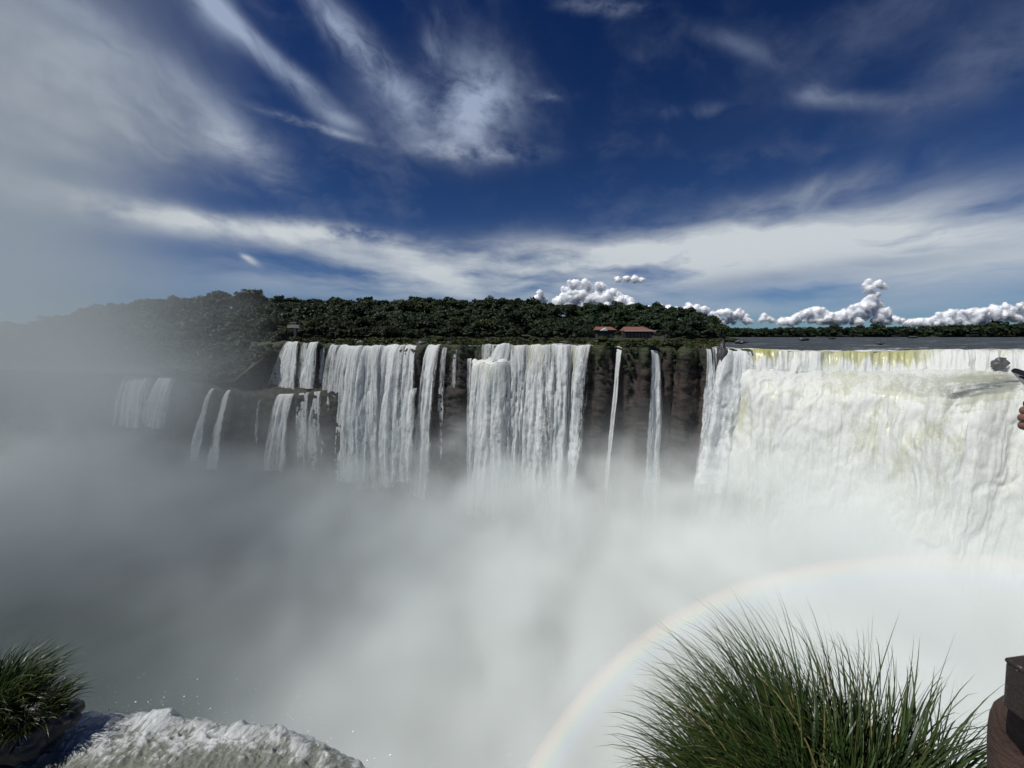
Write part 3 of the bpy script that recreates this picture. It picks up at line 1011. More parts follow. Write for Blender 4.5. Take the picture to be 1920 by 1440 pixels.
# a ridge where water piles up below the first drop
P = P + N * d[..., None]
P[..., 2] += np.where(rowi < nA, 0.25 * fbs(uG * 0.05, 0, 3, 3, seed=2) * (1 - tA), 0)
foam = np.ones_like(Z) * 0.9
foam = np.where(rowi < nA, 0.35 + 0.65 * sstep(0.15, 0.8, tA + 0.5 * rope1), foam)
clear = np.exp(-((uG - 1433) / 22) ** 2) * 1.2 + 0.75 * np.exp(-((uG - 1600) / 60) ** 2) + 0.7 * np.exp(-((uG - 1690) / 45) ** 2)
grn = np.where(rowi < nA, np.clip(clear * (1.0 - sstep(0.35, 1.0, tA + 0.45 * rope1)), 0, 1), 0.0)
foam = np.clip(foam - 1.3 * grn, 0, 1)
pat = fbm(SX * 0.12 + wob, HY * 0.06, 0.0, 4, 0.6, seed=9)
grnB = np.clip(sstep(0.05, 0.5, pat) * 0.55, 0, 1) * (rowi >= nA)
foam = np.where(rowi >= nA, 0.66 - 0.40 * sstep(-0.1, 0.5, pat) + 0.75 * (lum1 - 0.33), foam)
foam = np.where((rowi >= nA) & (rowi < nA + nB + 6), foam - 0.30 * sstep(1480, 1620, uG) * sstep(0.12, 0.4, tB), foam)
tc_ = 0.98 - 0.45 * (uG - 1770) / 150.0 + 0.25 * fbm(X * 0.12, Y * 0.12, 1.0, 3, seed=31)
brk = sstep(-0.25, 0.25, fbm(X * 0.22, Y * 0.5, 0.0, 4, 0.6, seed=33))
dk = 0.62 * sstep(1740, 1850, uG) * np.exp(-((tB - tc_) / 0.26) ** 2) * (0.35 + 0.65 * brk) * ((rowi >= nA) & (rowi < nA + nB + 12))
dk += 0.22 * np.exp(-((uG - 1795 + 60 * tC) / 18) ** 2) * np.exp(-((tC - 0.03) / 0.12) ** 2) * (rowi >= nA + nB - 10) * brk
foam = np.clip(foam - 1.0 * np.clip(dk, 0, 1), 0, 1)
drk = np.clip(dk * 1.1, 0, 1) + np.where((rowi >= nA) & (rowi < nA + nB), 0.25 * sstep(1600, 1800, uG), 0)
casc = grid_obj('great_cascade', P, M['cascade'], {'foam': foam, 'grn': np.clip(grn + grnB * 0.5, 0, 1), 'drk': np.clip(drk, 0, 1), 'sx': SX, 'hy': HY})
T, O = lip(1350, 1410, 40, dv=3, push=0.9)
T[:, 2] += 0.6 * fbm(np.linspace(0, 9, 40), 0, 0, 3)
sheet('side_veil', T, O, 74, 3.0, None, 45.5, lean=-4.5, spread=1.5, billow=1.5, base_cov=1.05, frag=0.4, edge_soft=0.4, parent=casc)
tag(casc, 'huge foaming two tier cascade filling the right side of the gorge', 'waterfall')

# spray curtains torn off the face of the great cascade are part of the mist; a dark rock stands in its upper drop
def boulder(name, c, size, seed, label, cat='rock', group=None, mat=None, n=20):
    th, ph = np.meshgrid(np.linspace(0, 2 * math.pi, 2 * n + 1), np.linspace(0.001, math.pi - 0.001, n))
    d = np.stack([np.sin(ph) * np.cos(th), np.sin(ph) * np.sin(th), np.cos(ph)], -1)
    r = 1 + 0.75 * fbm(d[..., 0] * 1.6, d[..., 1] * 1.6, d[..., 2] * 1.6, 5, 0.6, seed=seed)
    r = np.round(r * 7) / 7 * 0.4 + r * 0.6
    r[:, -1] = r[:, 0]
    P = d * r[..., None] * np.array(size)
    o = grid_obj(name, P, mat or M['boulder'], {'veg': np.zeros(P.shape[:2])})
    o.location = c
    return tag(o, label, cat, group)


p = pxY(1874, 682, 101.5)
boulder('boulder', p, (1.6, 1.3, 1.6), 3.3, 'dark grey boulder breaking through the upper drop of the great cascade')
for i, (u, v, Y, s, lb_) in enumerate([
    (1353, 672, 127.0, (1.5, 1.6, 5.0), 'black wet rock post between the slim chutes and the great cascade'),
    (1359, 697, 125.6, (1.3, 1.4, 3.0), 'lower black rock knob at the left edge of the great cascade'),
    (1389, 641, 170, (2.6, 1.6, 0.8), 'dark flat rock in the river beyond the slim chutes'),
    (1507, 636, 300, (3.6, 2.0, 1.3), 'dark rock alone in the open river left of centre of the far bank'),
    (1560, 634, 360, (3.0, 2.0, 0.9), 'small dark rock in the open river right of its lone neighbour'),
    (1712, 632.5, 420, (5.0, 2.5, 1.0), 'low dark rock islet close to the far bank'),
    (1650, 644, 180, (1.6, 1.2, 0.6), 'small rock just above the lip of the great cascade'),
    (1060, 643, 152, (1.8, 1.4, 0.8), 'dark rock at the lip above the tall thick curtain'),
    (838, 646, 163, (2.4, 1.6, 1.3), 'dark rock at the rim right of the leaning jet'),
    (676, 644, 176, (2.0, 1.4, 1.2), 'dark rock at the rim between two strands'),
    (790, 645, 166, (2.4, 1.6, 1.2), 'dark rock at the rim left of the leaning jet'),
]):
    boulder('boulder', pxY(u, v, Y), s, 11.0 + i * 2.3, lb_)

# ------------------------------------------------------------------ island ridge and forest
SKY_U = np.array([-400, 0, 60, 110, 160, 210, 250, 290, 350, 400, 450, 490, 520, 560, 600, 650, 700, 760, 800, 860, 920, 960, 1000, 1060, 1100, 1150, 1200, 1240, 1270, 1300, 1330, 1350, 1366, 1378], float)
SKY_V = np.array([612, 612, 606, 598, 586, 576, 568, 562, 558, 556, 554, 553, 557, 560, 561, 562, 564, 563, 561, 564, 566, 567, 566, 570, 571, 572, 575, 574, 578, 584, 592, 600, 609, 618], float)


def front_y(u):   # where the forest starts behind the rim
    return np.interp(u, [-400, 0, 180, 240, 345, 430, 500, 540, 700, 900, 1100, 1250, 1378], [300, 262, 238, 228, 214, 212, 212, 226, 222, 222, 232, 250, 262])


TREE_H = 13.0


def ridge_depth(u):
    return np.interp(u, [-400, 300, 540, 700, 1150, 1300, 1378], [130, 150, 125, 125, 120, 75, 22])


def ground_z(u, Y):
    yf = front_y(u)
    yr = yf + ridge_depth(u)
    zt = np.array([pxY(a, np.interp(a, SKY_U, SKY_V), b)[2] for a, b in zip(np.atleast_1d(u), np.atleast_1d(yr))]) - TREE_H * 0.86
    zt = np.maximum(zt, 1.6)
    k = np.clip((Y - yf) / (yr - yf), 0, 2.2)
    f = np.where(k < 1, sstep(0, 1.12, k) / sstep(0, 1.12, 1.0), 1 - 0.35 * sstep(1, 2.2, k))
    z0 = np.interp(u, [-400, 300, 440, 500, 540], [-17, -16, -18, -6, 1.2])
    return z0 + (zt - z0) * f


ugr = np.linspace(-390, 1392, 260)
kgr = np.linspace(-0.10, 2.2, 44)
P = np.zeros((len(kgr), len(ugr), 3))
for j, u in enumerate(ugr):
    ext = 24.0 if u < 522 else 8.0
    Y = front_y(u) + np.where(kgr < 0, kgr / 0.10 * ext, kgr * ridge_depth(u))
    z = ground_z(np.full(len(kgr), u), Y)
    edge = sstep(1392, 1376, u)
    for i in range(len(kgr)):
        P[i, j] = ((u - 960) / F * Y[i] / (math.cos(PITCH)), Y[i], (z[i] if kgr[i] > -0.02 else z[i] - 0.1 + (3.0 if u > 522 else 0.5) * kgr[i]) * edge - 1.2 * (1 - edge))
tag(grid_obj('island', P, M['soil']), kind='structure')


def leaf_cloud(lobes, nleaf, size, seed, hollow=0.55):
    """leaf clump quads scattered through a crown made of lobes (cx,cy,cz,rx,ry,rz)"""
    r = np.random.default_rng(seed)
    V = []; Q = []
    wts = np.array([l[3] * l[4] + l[4] * l[5] for l in lobes]); wts = wts / wts.sum()
    pick = r.choice(len(lobes), nleaf, p=wts)
    lob = np.array(lobes)[pick]
    d = r.normal(size=(nleaf, 3)); d /= np.linalg.norm(d, axis=1)[:, None]
    d[:, 2] = np.where(d[:, 2] < -0.35, -d[:, 2] * 0.6, d[:, 2])
    rad = hollow + (1.06 - hollow) * r.random(nleaf) ** 0.6
    c = lob[:, :3] + d * rad[:, None] * lob[:, 3:]
    n = d + 0.55 * r.normal(size=(nleaf, 3)) + np.array([0, 0, 0.35]); n /= np.linalg.norm(n, axis=1)[:, None]
    a = np.cross(n, r.normal(size=(nleaf, 3))); a /= np.linalg.norm(a, axis=1)[:, None]
    b = np.cross(n, a)
    s1 = size * (0.6 + 0.8 * r.random(nleaf))[:, None]; s2 = s1 * (0.55 + 0.4 * r.random((nleaf, 1)))
    V = np.stack([c - a * s1, c - b * s2 + n * s1 * 0.15, c + a * s1, c + b * s2 - n * s1 * 0.2], 1)
    i = np.arange(nleaf * 4).reshape(-1, 4)
    return V.reshape(-1, 3), i


def crown_lobes(seed, rx, hz, base, n=7):
    r = np.random.default_rng(seed)
    L = [(0, 0, base + hz * 0.55, rx * 0.72, rx * 0.72, hz * 0.5)]
    for k in range(n):
        a = 2 * math.pi * (k + r.random() * 0.6) / n
        q = rx * (0.42 + 0.25 * r.random())
        s = rx * (0.36 + 0.25 * r.random())
        L.append((q * math.cos(a), q * math.sin(a), base + hz * (0.25 + 0.6 * r.random()), s, s, s * 0.75))
    return L


def trunk_mb(h, r0, seed, lean=0.3):
    r = random.Random(seed)
    mb = MB()
    tipx, tipy = r.uniform(-lean, lean), r.uniform(-lean, lean)
    pts = [(tipx * k * k, tipy * k * k, h * k) for k in (0, .35, .7, 1)]
    mb.tube(pts, [r0 * 1.3, r0, r0 * 0.8, r0 * 0.4], 6)
    for k in range(4):
        a = k * 1.7 + r.random()
        z0 = h * (0.5 + 0.12 * k)
        mb.tube([(tipx * .4, tipy * .4, z0), (math.cos(a) * h * .12, math.sin(a) * h * .12, z0 + h * .14), (math.cos(a) * h * .25, math.sin(a) * h * .25, z0 + h * .22)],
                [r0 * .5, r0 * .35, r0 * .15], 5)
    return mb


TREES = []      # (crown mesh, trunk mesh) prototypes, 13 m tall
for k in range(7):
    rx = [4.6, 5.4, 4.0, 5.8, 3.6, 5.0, 4.4][k]
    hz_ = [7.0, 6.2, 8.0, 5.6, 8.6, 7.2, 6.4][k]
    V, Q = leaf_cloud(crown_lobes(40 + k, rx, hz_, 13.0 - hz_ * 1.15, 7 + k % 3), 620, 0.62, 70 + k)
    oc = mesh_np('crown', V, Q, M['leaf2'] if k in (3,) else M['leaf'], smooth=False)
    ot = trunk_mb(10.5, 0.28, k).build('trunk', M['bark'], smooth=True)
    TREES.append((oc.data, ot.data))
    bpy.data.objects.remove(oc); bpy.data.objects.remove(ot)


def place_tree(k, loc, s, rz, label, group, name='tree', hs=1.0):
    root = empty(name, loc, rz)
    root.scale = (s, s, s * hs)
    for nm, me in (('crown', TREES[k][0]), ('trunk', TREES[k][1])):
        c = bpy.data.objects.new(nm, me)
        col.objects.link(c)
        c.parent = root
    return tag(root, label, 'tree', group)


r = np.random.default_rng(21)
cand = []
tries = 0
pts_xy = []
cells = {}
while len(cand) < 2500 and tries < 90000:
    tries += 1
    u = r.uniform(-60, 1374) if tries % 5 else r.uniform(380, 560)
    k = r.uniform(0.02, 1.25) if r.random() < 0.85 else r.uniform(0.9, 1.1)
    if tries % 5 == 0: k = r.uniform(-0.06, 0.3)
    Y = front_y(u) + k * ridge_depth(u)
    X = (u - 960) / F * Y / math.cos(PITCH)
    key = (int(X // 5), int(Y // 5))
    ok = True
    for a in (-1, 0, 1):
        for b in (-1, 0, 1):
            for (qx, qy) in cells.get((key[0] + a, key[1] + b), []):
                if (qx - X) ** 2 + (qy - Y) ** 2 < 17: ok = False
    if not ok: continue
    # keep the clearing round the building free
    if 1105 < u < 1245 and k < 0.30: continue
    cells.setdefault(key, []).append((X, Y))
    z = float(ground_z(np.array([u]), np.array([Y]))[0])
    sc = r.uniform(0.58, 0.98)
    if r.random() < 0.14: sc *= r.uniform(1.15, 1.5)
    if u > 1330: sc *= 0.8
    if k < 0.12: sc *= 0.75
    cand.append((u, k, X, Y, z, sc))
# those that show largest: clear of the spray, in the front rows or on the skyline
def show(c):
    u, k = c[0], c[1]
    s = c[5] + (1.0 if k < 0.22 else 0) + (0.8 if 0.88 < k < 1.06 else 0) + (0.5 if 0.22 <= k < 0.6 else 0)
    if u < 250: s -= 0.9
    if c[1] > 1.08: s -= 2
    return s
cand.sort(key=show, reverse=True)
def near(u):
    for lim, ph_ in ((240, 'far left where the spray veils it'), (430, 'left of the lookout tower'), (540, 'beside the lookout tower'), (620, 'right behind the lookout tower'),
                     (700, 'above the white rope like fall'), (790, 'above the broad stranded curtains'), (880, 'above the leaning white jet'), (960, 'above the pool step'),
                     (1030, 'above the pale green lipped curtain'), (1105, 'above the tall thick curtain'), (1165, 'by the white gable of the building'), (1245, 'by the red roofed right wing of the building'),
                     (1320, 'right of the red roofed building'), (2000, 'at the right tip of the island')):
        if u < lim: return ph_


for i, (u, k, X, Y, z, sc) in enumerate(cand[:290]):
    if k < 0.22:
        lb_, gp = 'front row forest tree ' + near(u), 'front row trees of the island forest'
    elif k > 0.88:
        lb_, gp = 'skyline forest tree on the ridge ' + near(u), 'skyline trees of the island forest'
    else:
        lb_, gp = 'forest tree half way up the slope ' + near(u), 'canopy trees on the island slope'
    place_tree(i % 7, (X, Y, z - 0.4), sc, i * 2.4, lb_, gp)
# the rest of the wood as one mass
VV = []; QQ = []; nb = 0
for i, (u, k, X, Y, z, sc) in enumerate(cand[290:]):
    V, Q = leaf_cloud(crown_lobes(500 + i % 9, 4.8, 6.8, 4.8, 6), 300, 0.85, 900 + i % 9)
    a = i * 1.3
    Rm = np.array([[math.cos(a), -math.sin(a), 0], [math.sin(a), math.cos(a), 0], [0, 0, 1]])
    VV.append((V * sc) @ Rm.T + np.array([X, Y, z - 0.4])); QQ.append(Q + nb); nb += len(V)
tag(mesh_np('forest', np.concatenate(VV), np.concatenate(QQ), M['leaf'], smooth=False), kind='stuff')

# emergent trees that stick out of the skyline, each one by itself
for i, (u, v, s, k, lb_) in enumerate([
    (487, 548, 1.25, 0, 'rounded tree rising highest above the left part of the island ridge'),
    (410, 553, 0.95, 5, 'broad tree above the ridge left of the highest rounded tree'),
    (800, 557, 1.25, 1, 'wide dome of a tree on the ridge above the leaning jet'),
    (948, 560, 1.2, 3, 'round headed tree on the ridge above the pool step'),
    (1212, 570, 0.8, 4, 'slim tree poking above the ridge over the red roofed building'),
    (1277, 573, 0.85, 4, 'narrow pointed tree near the right end of the island ridge'),
]):
    Y = float(front_y(u) + 0.97 * ridge_depth(u))
    p = pxY(u, v, Y)
    place_tree(k, (p[0], p[1], p[2] - 13.0 * s), s, i * 1.9, lb_, None, name='emergent_tree')

# far bank on the right -------------------------------------------------------------
fb_u = np.array([1330, 1380, 1450, 1550, 1640, 1700, 1760, 1850, 1930, 2100, 2400], float)
fb_v = np.array([615, 615, 614, 613, 612, 612, 610, 608, 607, 604, 600], float)
rows = []
for Y, zz_ in ((690, -0.6), (712, 2.2), (760, 4.0), (1100, 6.0), (2500, 5.0)):
    q = []
    for u in np.linspace(1250, 2600, 60):
        q.append(((u - 960) / F * 720 / math.cos(PITCH) * (Y / 720.0), Y + 6 * math.sin(u * 0.03), zz_))
    rows.append(q)
tag(grid_obj('far_bank', np.array(rows), M['soil']), kind='structure')
VV = []; QQ = []; nb = 0
r = np.random.default_rng(33)
for i in range(900):
    u = r.uniform(1290, 2300)
    Y = 688 + 88 * r.random() ** 1.8
    ztop = pxY(u, np.interp(u, fb_u, fb_v), Y)[2]
    X = pxY(u, 620, Y)[0]
    zg = -2.5 if Y < 705 else 0.5
    hgt_ = (ztop - zg) * (0.62 + 0.38 * r.random() + 0.25 * (r.random() < 0.05))
    V, Q = leaf_cloud(crown_lobes(700 + i % 8, 5.6, 11.5, 1.5, 7), 190, 1.15, 1200 + i % 8)
    s = hgt_ / 13.0
    VV.append(V * np.array([s * 0.9, s * 0.9, s]) + np.array([X, Y, zg])); QQ.append(Q + nb); nb += len(V)
tag(mesh_np('far_forest', np.concatenate(VV), np.concatenate(QQ), M['leaf'], smooth=False), kind='stuff')

# bushes along the rim -----------------------------------------------------------------
BUSH = []
for k in range(5):
    L = crown_lobes(300 + k, 1.0, 1.1, 0.05, 5)
    V, Q = leaf_cloud(L, 260, 0.20, 330 + k, 0.5)
    oc = mesh_np('foliage', V, Q, M['shrub'] if k % 2 else M['leaf2'], smooth=False)
    mb = MB()
    for q in range(3):
        a = q * 2.1 + k
        mb.tube([(0, 0, -0.2), (0.2 * math.cos(a), 0.2 * math.sin(a), 0.35), (0.45 * math.cos(a), 0.45 * math.sin(a), 0.8)], [0.04, 0.03, 0.015], 5)
    ot = mb.build('stem', M['bark'])
    BUSH.append((oc.data, ot.data))
    bpy.data.objects.remove(oc); bpy.data.objects.remove(ot)


def place_bush(k, loc, s, rz, label, group, name='bush', parts=True):
    root = empty(name, loc, rz)
    root.scale = s
    for nm, me in (('foliage', BUSH[k][0]), ('stem', BUSH[k][1])):
        c = bpy.data.objects.new(nm, me)
        col.objects.link(c); c.parent = root
    return tag(root, label, 'bush', group)


r = np.random.default_rng(77)
nbush = 0
for (u0, u1, n, y0, y1, s0, s1, lb_, gp) in [
    (1112, 1348, 52, 0.5, 6, 0.9, 1.9, 'low green bush on top of the bare brown cliff', 'bushes on top of the brown cliff'),
    (556, 640, 26, 1, 14, 1.2, 2.4, 'low bush on the rim above the left upper tier', 'bushes above the left falls'),
    (640, 960, 60, 8, 45, 1.5, 3.0, 'low scrub bush on the river flats', 'scrub on the river flats'),
    (960, 1330, 46, 26, 80, 1.5, 3.2, 'low scrub bush on the river flats before the red roofed building', 'scrub on the river flats behind the thick curtains'),
    (560, 1110, 44, 50, 66, 2.2, 3.6, 'tall scrub bush at the forest foot', 'scrub at the foot of the island forest'),
    (1330, 1372, 10, 110, 128, 1.8, 2.8, 'green shrub at the right tip of the island', 'shrubs at the tip of the island'),
]:
    for i in range(n):
        u = u0 + (u1 - u0) * (i + r.random()) / n
        q = rim(u)
        k = r.uniform(y0, y1)
        Y = q[1] + k
        if (u0, u1) == (1112, 1348) and (abs(u - 1160) < 5 or abs(u - 1225) < 6 or u > 1316) : Y += 5
        X = (u - 960) / F * Y / math.cos(PITCH)
        s = r.uniform(s0, s1)
        place_bush(i % 5, (X, Y, q[2] * math.exp(-k / 60) - 0.15), (s * r.uniform(1, 1.6), s * 1.2, s * r.uniform(0.6, 1.0)), i * 1.7, lb_ + (', ' + near(u) if 'brown cliff' not in lb_ and 'building' not in lb_ else (', left of both narrow falls' if u < 1160 else ', between the narrow falls' if u < 1225 else ', right of both narrow falls') if 'brown cliff' in lb_ else ''), gp)

for i in range(46):
    u = r.uniform(300, 525)
    Y = float(front_y(u)) + r.uniform(-22, 4)
    s = r.uniform(1.6, 3.2)
    place_bush(i % 5, ((u - 960) / F * Y / math.cos(PITCH), Y, float(ground_z(np.array([u]), np.array([max(Y, float(front_y(u)))]))[0]) - 0.3), (s * 1.3, s * 1.2, s), i * 1.7,
               'dark scrub bush on the misty lower ledge left of the fan shaped fall', 'scrub on the lower ledge')

# plants hanging on the brown cliff face
for i in range(40):
    u = r.uniform(1114, 1312)
    q = rim(u); o_ = rim_out(u, 14)
    hh = r.uniform(1.0, 22) * r.random() ** 0.5
    if min(abs(u - 1158), abs(u - 1222)) < 8: continue
    p = q + o_ * (1.2 + 0.05 * hh) - np.array([0, 0, hh])
    place_bush(i % 5, tuple(p), tuple(np.array([1, 0.7, 0.9]) * r.uniform(0.5, 1.2)), i * 2.2, 'small tuft of plants clinging to the bare brown cliff', 'plants clinging to the brown cliff', name='cliff_plant')

# grassy flats along the rim, uncountable blades: low cover as one mass
VV = []; QQ = []; nb = 0
n = 9000
uu_ = r.uniform(556, 1350, n)
kk = r.uniform(0.3, 60, n) ** 1.0
PP = np.array([rim(u) for u in uu_])
Yg = PP[:, 1] + kk
patch = fbm(uu_ * 0.02, kk * 0.08, 0, 3)
keep = (patch > 0.02) | ((uu_ > 1112) & (uu_ < 1320) & (kk < 5)) | (kk > 42)
uu_, kk, PP, Yg = uu_[keep], kk[keep], PP[keep], Yg[keep]
Xg = (uu_ - 960) / F * Yg / math.cos(PITCH)
Zg = PP[:, 2] * np.exp(-kk / 60)
nn = len(Xg)
a = r.uniform(0, math.pi, nn); hh = r.uniform(0.5, 1.3, nn); ww = r.uniform(0.5, 1.2, nn)
c = np.stack([Xg, Yg, Zg - 0.1], -1)
dx = np.stack([np.cos(a) * ww, np.sin(a) * ww, 0 * a], -1)
upv = np.stack([r.normal(size=nn) * 0.3, r.normal(size=nn) * 0.3, hh], -1)
V = np.stack([c - dx, c + dx, c + dx * 0.6 + upv, c - dx * 0.6 + upv], 1).reshape(-1, 3)
tag(mesh_np('flats_grass', V, np.arange(nn * 4).reshape(-1, 4), M['shrub'], smooth=False), kind='stuff')

# ------------------------------------------------------------------ building with red roofs
def lodge():
    Y = 226.0
    k = Y / F
    base = pxY(1172, 632, Y)
    zb = base[2] - 0.6
    root = empty('lodge', (base[0], Y, zb))
    def X(u): return (u - 1172) * k
    def Z(v): return pxY(1172, v, Y)[2] - zb
    ev, rg = Z(620.5), Z(613.2)
    # right wing: wall set back under a deep verandah
    MB().box(((X(1168) + X(1222)) / 2, 3.2, (ev) / 2), (X(1222) - X(1168), 6.0, ev)).build('wall', M['dark'], root)
    def hip(x0, x1, y0, y1, z0, z1, inset, name):
        m = MB().poly([(x0, y0, z0), (x1, y0, z0), (x1, y1, z0), (x0, y1, z0), (x0 + inset * .2, (y0 + y1) / 2, z1), (x1 - inset, (y0 + y1) / 2, z1)],
                      [(0, 1, 5, 4), (1, 2, 5), (2, 3, 4, 5), (3, 0, 4), (3, 2, 1, 0)])
        return m.build(name, M['roof'], root)
    rf = hip(X(1168), X(1224), -2.6, 8.6, ev + 0.15, rg + 0.2, 5.5, 'roof')
    MB().box(((X(1168) + X(1226)) / 2, -2.7, ev - 0.05), (X(1226) - X(1168), 0.2, 0.38)).build('eave_board', M['white'], rf)
    for u in np.linspace(1170, 1222, 9):
        MB().box((X(u), -2.3, ev / 2 - 0.1), (0.25, 0.25, ev - 0.2)).build('post', M['dark'], root)
    for u in np.linspace(1174, 1218, 7):
        MB().box((X(u), 0.17, ev * 0.55), (1.4, 0.08, 1.3)).build('window', M['glassdark'], root)
    # left wing with a white gable
    ev2, rg2 = Z(619), Z(612.6)
    MB().box(((X(1121) + X(1153)) / 2, 3.6, ev2 / 2), (X(1153) - X(1121), 6.0, ev2)).build('wall', M['dark'], root)
    hip(X(1117), X(1157), -0.4, 8.0, ev2 + 0.12, rg2 + 0.1, 3.0, 'roof')
    g0, g1 = X(1124.5), X(1138)
    MB().poly([(g0, -1.6, ev2 - 0.3), (g1, -1.6, ev2 - 0.3), (g1 - 0.9, -1.6, Z(614.6)), (g0, 2.5, ev2), (g1, 2.5, ev2), (g1 - 0.9, 2.5, Z(614.6))],
              [(0, 1, 2), (3, 5, 4), (0, 3, 4, 1), (1, 4, 5, 2), (2, 5, 3, 0)]).build('gable', M['white'], root)
    MB().box((X(1130), 0.45, ev2 * 0.4), (3.0, 0.1, 1.6)).build('window', M['glassdark'], root)
    MB().box((X(1146), 0.5, ev2 * 0.4), (2.4, 0.1, 1.6)).build('window', M['glassdark'], root)
    tag(root, 'long low building with red tiled roofs and a white gable before the forest', 'building')


lodge()
# trees and scrub close round the building
for i, (u, Y, s, k) in enumerate([(1160, 223, 0.48, 2), (1108, 224, 0.5, 1), (1236, 226, 0.42, 0), (1136, 221, 0.22, 3), (1148, 221, 0.2, 0), (1100, 230, 0.6, 5), (1246, 236, 0.55, 6), (1254, 232, 0.5, 1), (1090, 229, 0.5, 2)]):
    p = pxY(u, 632.5, Y)
    place_tree(k, (p[0], Y, 1.4), s, i * 1.1, 'small tree standing close to the red roofed building', 'small trees round the building')

# ------------------------------------------------------------------ lookout tower
def tower():
    Y = 201.0
    k = Y / F
    b = pxY(555, 638, Y)
    root = empty('lookout_tower', (b[0], Y, b[2] - 0.5))
    def Z(v): return pxY(555, v, Y)[2] - b[2] + 0.5
    MB().box((0, 0, Z(614) / 2), (1.15, 1.15, Z(614))).build('shaft', M['concrete'], root)
    pl = MB().box((0.2, 0, Z(614.0)), (6.2, 4.2, 0.45)).build('platform', M['concrete'], root)
    for s in (-1, 1):
        MB().box((0.2 + s * 3.0, 0, Z(614) + 0.75), (0.08, 4.2, 1.0)).build('railing', M['concrete'], pl)
        MB().box((0.2, s * 2.05, Z(614) + 0.75), (6.0, 0.08, 1.0)).build('railing', M['concrete'], pl)
    MB().box((0, 0, Z(611.5)), (2.0, 2.0, Z(610) - Z(613))).build('core', M['dark'], root)
    MB().box((0, 0, Z(609.6)), (3.2, 3.0, 0.4)).build('deck', M['concrete'], root)
    cab = MB().box((0, 0, Z(607)), (2.9, 2.7, Z(605) - Z(609))).build('cabin', M['dark'], root)
    for x in (-1.1, -0.37, 0.37, 1.1):
        MB().box((x, -1.4, Z(607)), (0.12, 0.12, Z(605) - Z(609))).build('mullion', M['concrete'], cab)
    MB().box((0, 0, Z(604.6)), (3.3, 3.1, 0.3)).build('roof', M['concrete'], root)
    MB().tube([(-0.4, 0, Z(604.6)), (-0.4, 0, Z(597.5))], 0.07, 5).build('antenna', M['concrete'], root)
    tag(root, 'concrete lookout tower with a platform at the brink above the fan shaped fall', 'tower')


tower()

# ------------------------------------------------------------------ cumulus clouds on the horizon
mc, t, o = new_mat('cloud')
g = t.new('ShaderNodeTexCoord').outputs['Object']
p = principled(t, color=(0.82, 0.845, 0.88), rough=1.0, spec=0.0, normal=bump(t, t.noise(g, 0.012, 6, 0.6), 0.25, 30.0))  # slight blue of distance haze is put into the base colour
p.inputs['Subsurface Weight'].default_value = 1.0
p.inputs['Subsurface Radius'].default_value = (1.0, 1.0, 1.0)
p.inputs['Subsurface Scale'].default_value = 320.0
t.l.new(p.outputs[0], o.inputs[0])


def ico(sub=3):
    import bmesh
    bm = bmesh.new()
    bmesh.ops.create_icosphere(bm, subdivisions=sub, radius=1.0)
    V = np.array([v.co[:] for v in bm.verts]); Fq = np.array([[v.index for v in f.verts] for f in bm.faces])
    bm.free()
    return V, Fq


ICO3, ICO1 = ico(4), ico(1)


CLOUDS = []


